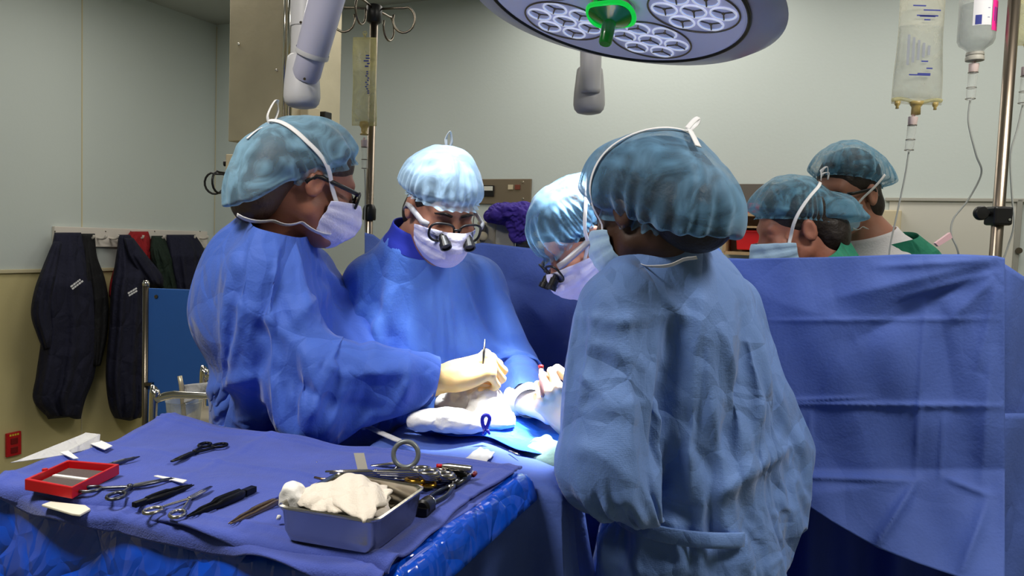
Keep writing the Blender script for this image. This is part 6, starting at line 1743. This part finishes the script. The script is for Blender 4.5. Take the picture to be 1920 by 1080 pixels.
# bright jaws on the scissors tip
tweezer('scalpel', 'slim grey scalpel handle poking out behind the red tray', (262, 856), (198, 874), M['inst_dk'], r=.0026, gap=.002, cat='scalpel')
ringed('needle_holder', 'dark ringed needle holder resting against the red tray', (322, 897), ((168, 917), (218, 931)), M['inst_dk'], r=.0034, ring=.0135, piv=.62, cat='needle holder', z=TZ+.012)
tweezer('forceps', 'dark forceps with open tips, directly right of the ringed needle holder', (362, 909), (254, 946), M['black_ti'], r=.0034, gap=.012)
ringed('clamp', 'thin silver clamp with open rings at the front hem of the towel', (396, 912), ((287, 957), (333, 965)), M['inst'], r=.0024, ring=.0115, piv=.5)
tweezer('forceps', 'long thick black forceps beside the thin silver clamp', (352, 968), (474, 917), M['black_ti'], r=.0042, gap=.009, sidew=1.3)
tweezer('forceps', 'brownish steel forceps reaching under the rim of the basin', (430, 982), (534, 932), mat('bronze_steel', S((150, 128, 104)), .3, 1), r=.0034, gap=.009, tail_m=mat('dark_blue_grip', S((24, 30, 90)), .4))
# cluster of clamps behind the basin: shafts to the left, rings to the right
def clampstack(name, label, x, y, zlift, rm, tipx, tipy, group=None, tilt=0):
    return ringed(name, label, (tipx, tipy), ((x-5, y), (x+10, y+7)), M['inst'], r=.0026, ring=.0118, ring_m=rm, z=TZ+.009+zlift, piv=.5, cat='clamp', ringr=.0036)
stk = [(765, 880, .004, 'gold', 640, 885), (768, 884, .013, 'gold', 648, 888), (790, 892, .004, 'gold', 660, 892)]
glab = ['gold-ringed clamp, upper of the pair beside the basin corner', 'gold-ringed clamp lying under the upper gold pair', 'gold-ringed clamp nearest the basin rim corner']
for k, (x, y, zl_, mm_, tx, ty) in enumerate(stk): clampstack('needle_holder', glab[k], x, y+10, zl_, M[mm_], tx, ty)
sl_lab = ['silver-ringed clamp on top of the ring stack behind the basin', 'silver-ringed clamp second from the top of the ring stack', 'silver-ringed clamp third from the top of the ring stack', 'silver-ringed clamp at the bottom of the ring stack']
for k in range(4): clampstack('clamp', sl_lab[k], 794+3*(k % 2), 880+4*k, .034-.0085*k, M['inst'], 610+8*k, 884+3*k)
for k in range(3): clampstack('clamp', ['silver-ringed clamp beside the black-handled tool, topmost', 'silver-ringed clamp beside the black-handled tool, middle', 'silver-ringed clamp beside the black-handled tool, lowest'][k], 824+3*(k % 2), 884+4*k, .020-.0075*k, M['inst'], 700, 885+4*k)
# upright large ring
e = empty('ring_retractor', PT(755, 895, TZ), 'steel handle with one large grey ring standing upright behind the basin', 'retractor')
gr_ = mat('grey_ring', S((120, 126, 128)), .4, .4)
c = P(761, 852, 1.245); mb = MB(); mb.tube([c+Vector((.0205*math.cos(t), .004*math.sin(t), .0205*math.sin(t))) for t in np.linspace(0, 2*pi, 40, endpoint=False)], .0042, n=10, closed=True); mb.build('ring', gr_, e, smooth=True)
mb = MB(); mb.tube(spline([c+Vector((-.012, 0, -.018)), P(738, 882, 1.24), P(700, 890, 1.25), P(660, 893, 1.27)], 5), .0034, n=8); mb.build('shaft', M['inst_dk'], e, smooth=True)
# hooked retractor
e = empty('hook_retractor', PT(600, 885, TZ), 'long steel retractor with an upturned hook tip behind the gauze basin', 'retractor')
mb = MB(); mb.tube(spline([P(594, 866, 1.31), P(596, 874, 1.31), P(599, 881, 1.31), P(608, 884, 1.31)], 4)+[P(650, 880, 1.305)], [.0012, .0014, .0016, .0018, .002, .002, .002, .002, .002, .002, .002, .002, .0022, .0022][:14], n=8); mb.build('hook', M['inst'], e, smooth=True)
mb = MB(); mb.tube([P(648, 880, 1.305), P(690, 875, 1.30), P(745, 868, 1.29)], [.003, .0042, .0048], n=10, flat=.6, upv=(0, 0, 1)); mb.build('handle', M['inst'], e, smooth=True)
mb = MB(); mb.tube([PT(590, 895, TZ+.01), PT(606, 899, TZ+.01), PT(700, 890, TZ+.012)], [.002, .0026, .003], n=8); o = mb.build('dissector', mat('tan_steel', S((170, 140, 110)), .3, 1), None, smooth=True); prop(o, 'thin tan dissector lying below the hooked retractor', 'dissector')
# black-handled tool
e = empty('osteotome', PT(850, 890, TZ), 'black-handled steel tool at the right end of the clamp cluster', 'tool')
a, b = PT(818, 890, TZ+.018), PT(884, 892, TZ+.018); d = (b-a).normalized()
mb = MB(); mb.lathe(a, d, [(0, .006), (.01, .0105), (.045, .0105), (.05, .009)], n=18); smooth_angle(mb.build('handle', M['blackp'], e))
a2, b2_ = PT(830, 874, TZ+.034), PT(884, 880, TZ+.034); mb = MB(); mb.lathe(a2, b2_-a2, [(0, .004), (.01, .0062), ((b2_-a2).length, .0062)], n=16); smooth_angle(mb.build('steel_shaft', M['inst'], e))
mb = MB(); mb.lathe(a2-d*.01, d, [(0, .0035), (.012, .0035)], n=12); mb.build('red_band', M['redp'], e, smooth=True)
# fenestrated dark instrument
e = empty('bone_forceps', PT(800, 960, TZ), 'dark heavy forceps with open handle lying right of the steel basin', 'forceps')
pA, pB = PT(798, 948, TZ+.014), PT(884, 886, TZ+.014); d = (pB-pA).normalized(); sd = Vector((-d.y, d.x, 0)); L = (pB-pA).length
mb = MB(); mb.lathe(pA-d*.012, d, [(0, .008), (.003, .0115), (.022, .0115), (.026, .009)], n=20); mb.box(pA-d*.002+Vector((0, 0, -.006)), (.03, .02, .014), d, sd); smooth_angle(mb.build('head', M['blackp'], e))
mb = MB(); mb.tube([pA+d*.012+sd*(.009*math.cos(t))+Vector((0, 0, .0085*math.sin(t)+.001)) for t in np.linspace(0, pi, 12)], .002, n=8); mb.build('band', M['chrome'], e, smooth=True)
for sg in (-1, 1):
    mb = MB(); mb.tube(spline([pA+d*.015+sd*(sg*.006), pA+d*(L*.28)+sd*(sg*.010), pA+d*(L*.5)+sd*(sg*.004)], 6), .003, n=8, flat=1.5, upv=(0, 0, 1)); mb.build('handle', M['inst_dk'], e, smooth=True)
mb = MB(); mb.tube([pA+d*(L*.48), pA+d*(L*.62)], [.0055, .0045], n=10); mb.build('joint', M['inst'], e, smooth=True)
for sg in (-1, 1):
    mb = MB(); mb.tube([pA+d*(L*.6)+sd*(sg*.003), pA+d*(L*.85)+sd*(sg*.006), pB+sd*(sg*.002)], [.0035, .0038, .003], n=8, flat=1.4, upv=(0, 0, 1)); mb.build('jaw', M['inst_dk'], e, smooth=True)
mb = MB(); mb.tube([pB-d*.012-sd*.008, pB-sd*.007], .004, n=8); mb.build('red_tip', mat('dark_red_grip', S((110, 14, 30)), .4), e, smooth=True)
# ---- steel basin with gauze
zr_, zb2 = TZ+.052, TZ+.006
rim = [PT(x, y, zr_) for x, y in ((636, 884), (799, 912), (705, 978), (516, 948))]
cen = sum(rim, Vector())/4
def rrect(c4, k, z, rad=.12, n=7):
    out = []
    for i in range(4):
        p, a, b = c4[i], c4[i-1], c4[(i+1) % 4]; pa, pb = p+(a-p)*rad, p+(b-p)*rad
        for j in range(n):
            t = j/(n-1); q = pa*(1-t)**2+p*2*t*(1-t)+pb*t*t; q = cen+(q-cen)*k; out.append(Vector((q.x, q.y, z)))
    return out
ba = empty('steel_basin', (cen.x, cen.y, zb2), 'rectangular steel basin at the front of the tray filled with gauze', 'basin')
rings = [rrect(rim, 1.0, zr_-.003), rrect(rim, 1.015, zr_), rrect(rim, .97, zr_+.001), rrect(rim, .94, zr_-.003), rrect(rim, .90, zb2+.012), rrect(rim, .84, zb2+.003)]
outer = [rrect(rim, 1.0, zr_-.003), rrect(rim, .97, zr_-.005), rrect(rim, .93, zb2+.012), rrect(rim, .87, zb2)]
mb = MB(); n = len(rings[0])
for L_r in (rings, outer):
    V = [p for r_2 in L_r for p in r_2]; m_ = len(L_r)
    mb.add(V, [(j*n+i, j*n+(i+1) % n, (j+1)*n+(i+1) % n, (j+1)*n+i) for j in range(m_-1) for i in range(n)]+[tuple((m_-1)*n+i for i in range(n))])
bo = mb.build('pan', mat('basin_steel', S((196, 190, 176)), .2, 1, bump=.03), ba, smooth=True); smooth_angle(bo, 50)
def sponge(label, pts, z, seed, dome=.010):
    c4 = [PT(x, y, z) for x, y in pts]; rg = np.random.default_rng(seed); n = 34; ph = rg.uniform(0, 6, 6)
    def fn(u, v):
        eu = math.sin(v*17+ph[0])*.0022+math.sin(v*41+ph[1])*.001; ev = math.sin(u*15+ph[2])*.0022+math.sin(u*37+ph[3])*.001
        p = (c4[0]*(1-u)+c4[1]*u)*(1-v)+(c4[3]*(1-u)+c4[2]*u)*v
        w = (2*u-1)**6; w2 = (2*v-1)**6
        p = p+Vector((eu*w+ev*w2, ev*w2-eu*w, 0))
        return p+Vector((0, 0, dome*(1-(2*u-1)**2)*(1-(2*v-1)**2)+.0022*math.sin(u*9+ph[4]+v*4)+.0014*math.sin(v*19+u*13+ph[5])-.004*max(w, w2)))
    mb = MB(); mb.grid(fn, n, n); o = mb.build('gauze_sponge', M['gauze_w'], None, smooth=True, solid=.006, subdiv=1); prop(o, label, 'gauze', 'gauze sponges in the basin'); return o
sponge('lowest cream gauze sponge, its corner showing at the right inside the basin', [(600, 905), (738, 920), (705, 965), (560, 940)], TZ+.034, 1, .006)
sponge('middle cream gauze sponge of the pile in the basin', [(585, 902), (728, 905), (728, 968), (570, 950)], TZ+.044, 2, .008)
sponge('topmost cream gauze sponge of the pile in the basin', [(558, 918), (672, 888), (736, 922), (690, 972)], TZ+.056, 3, .014)
sponge('cream gauze sponge at the left of the pile against the basin rim', [(548, 928), (640, 905), (650, 962), (568, 950)], TZ+.050, 4, .010)
heap('gauze_wad', [(PT(545, 932, TZ+.05), (.012, .010, .016)), (PT(556, 944, TZ+.044), (.012, .012, .012)), (PT(553, 925, TZ+.052), (.008, .012, .009))], M['gauze'], 'small white wad at the left rim of the steel basin', 'gauze', 9, .006, .22, 60, .01)
a, b = P(683, 893, 1.215), P(673, 850, 1.225); mb = MB(); mb.box((a+b)/2, ((a-b).length, .016, .0012), (b-a).normalized(), (1, .2, 0)); o = mb.build('paper_strip', mat('grey_strip', S((190, 186, 176)), .7), None); prop(o, 'pale stiff strip standing up out of the basin gauze', 'strip')
# ------------------------------------------------------------------ tidy
for o in list(bpy.data.objects):
    for k in ('_w', '_org'):
        if k in o: del o[k]
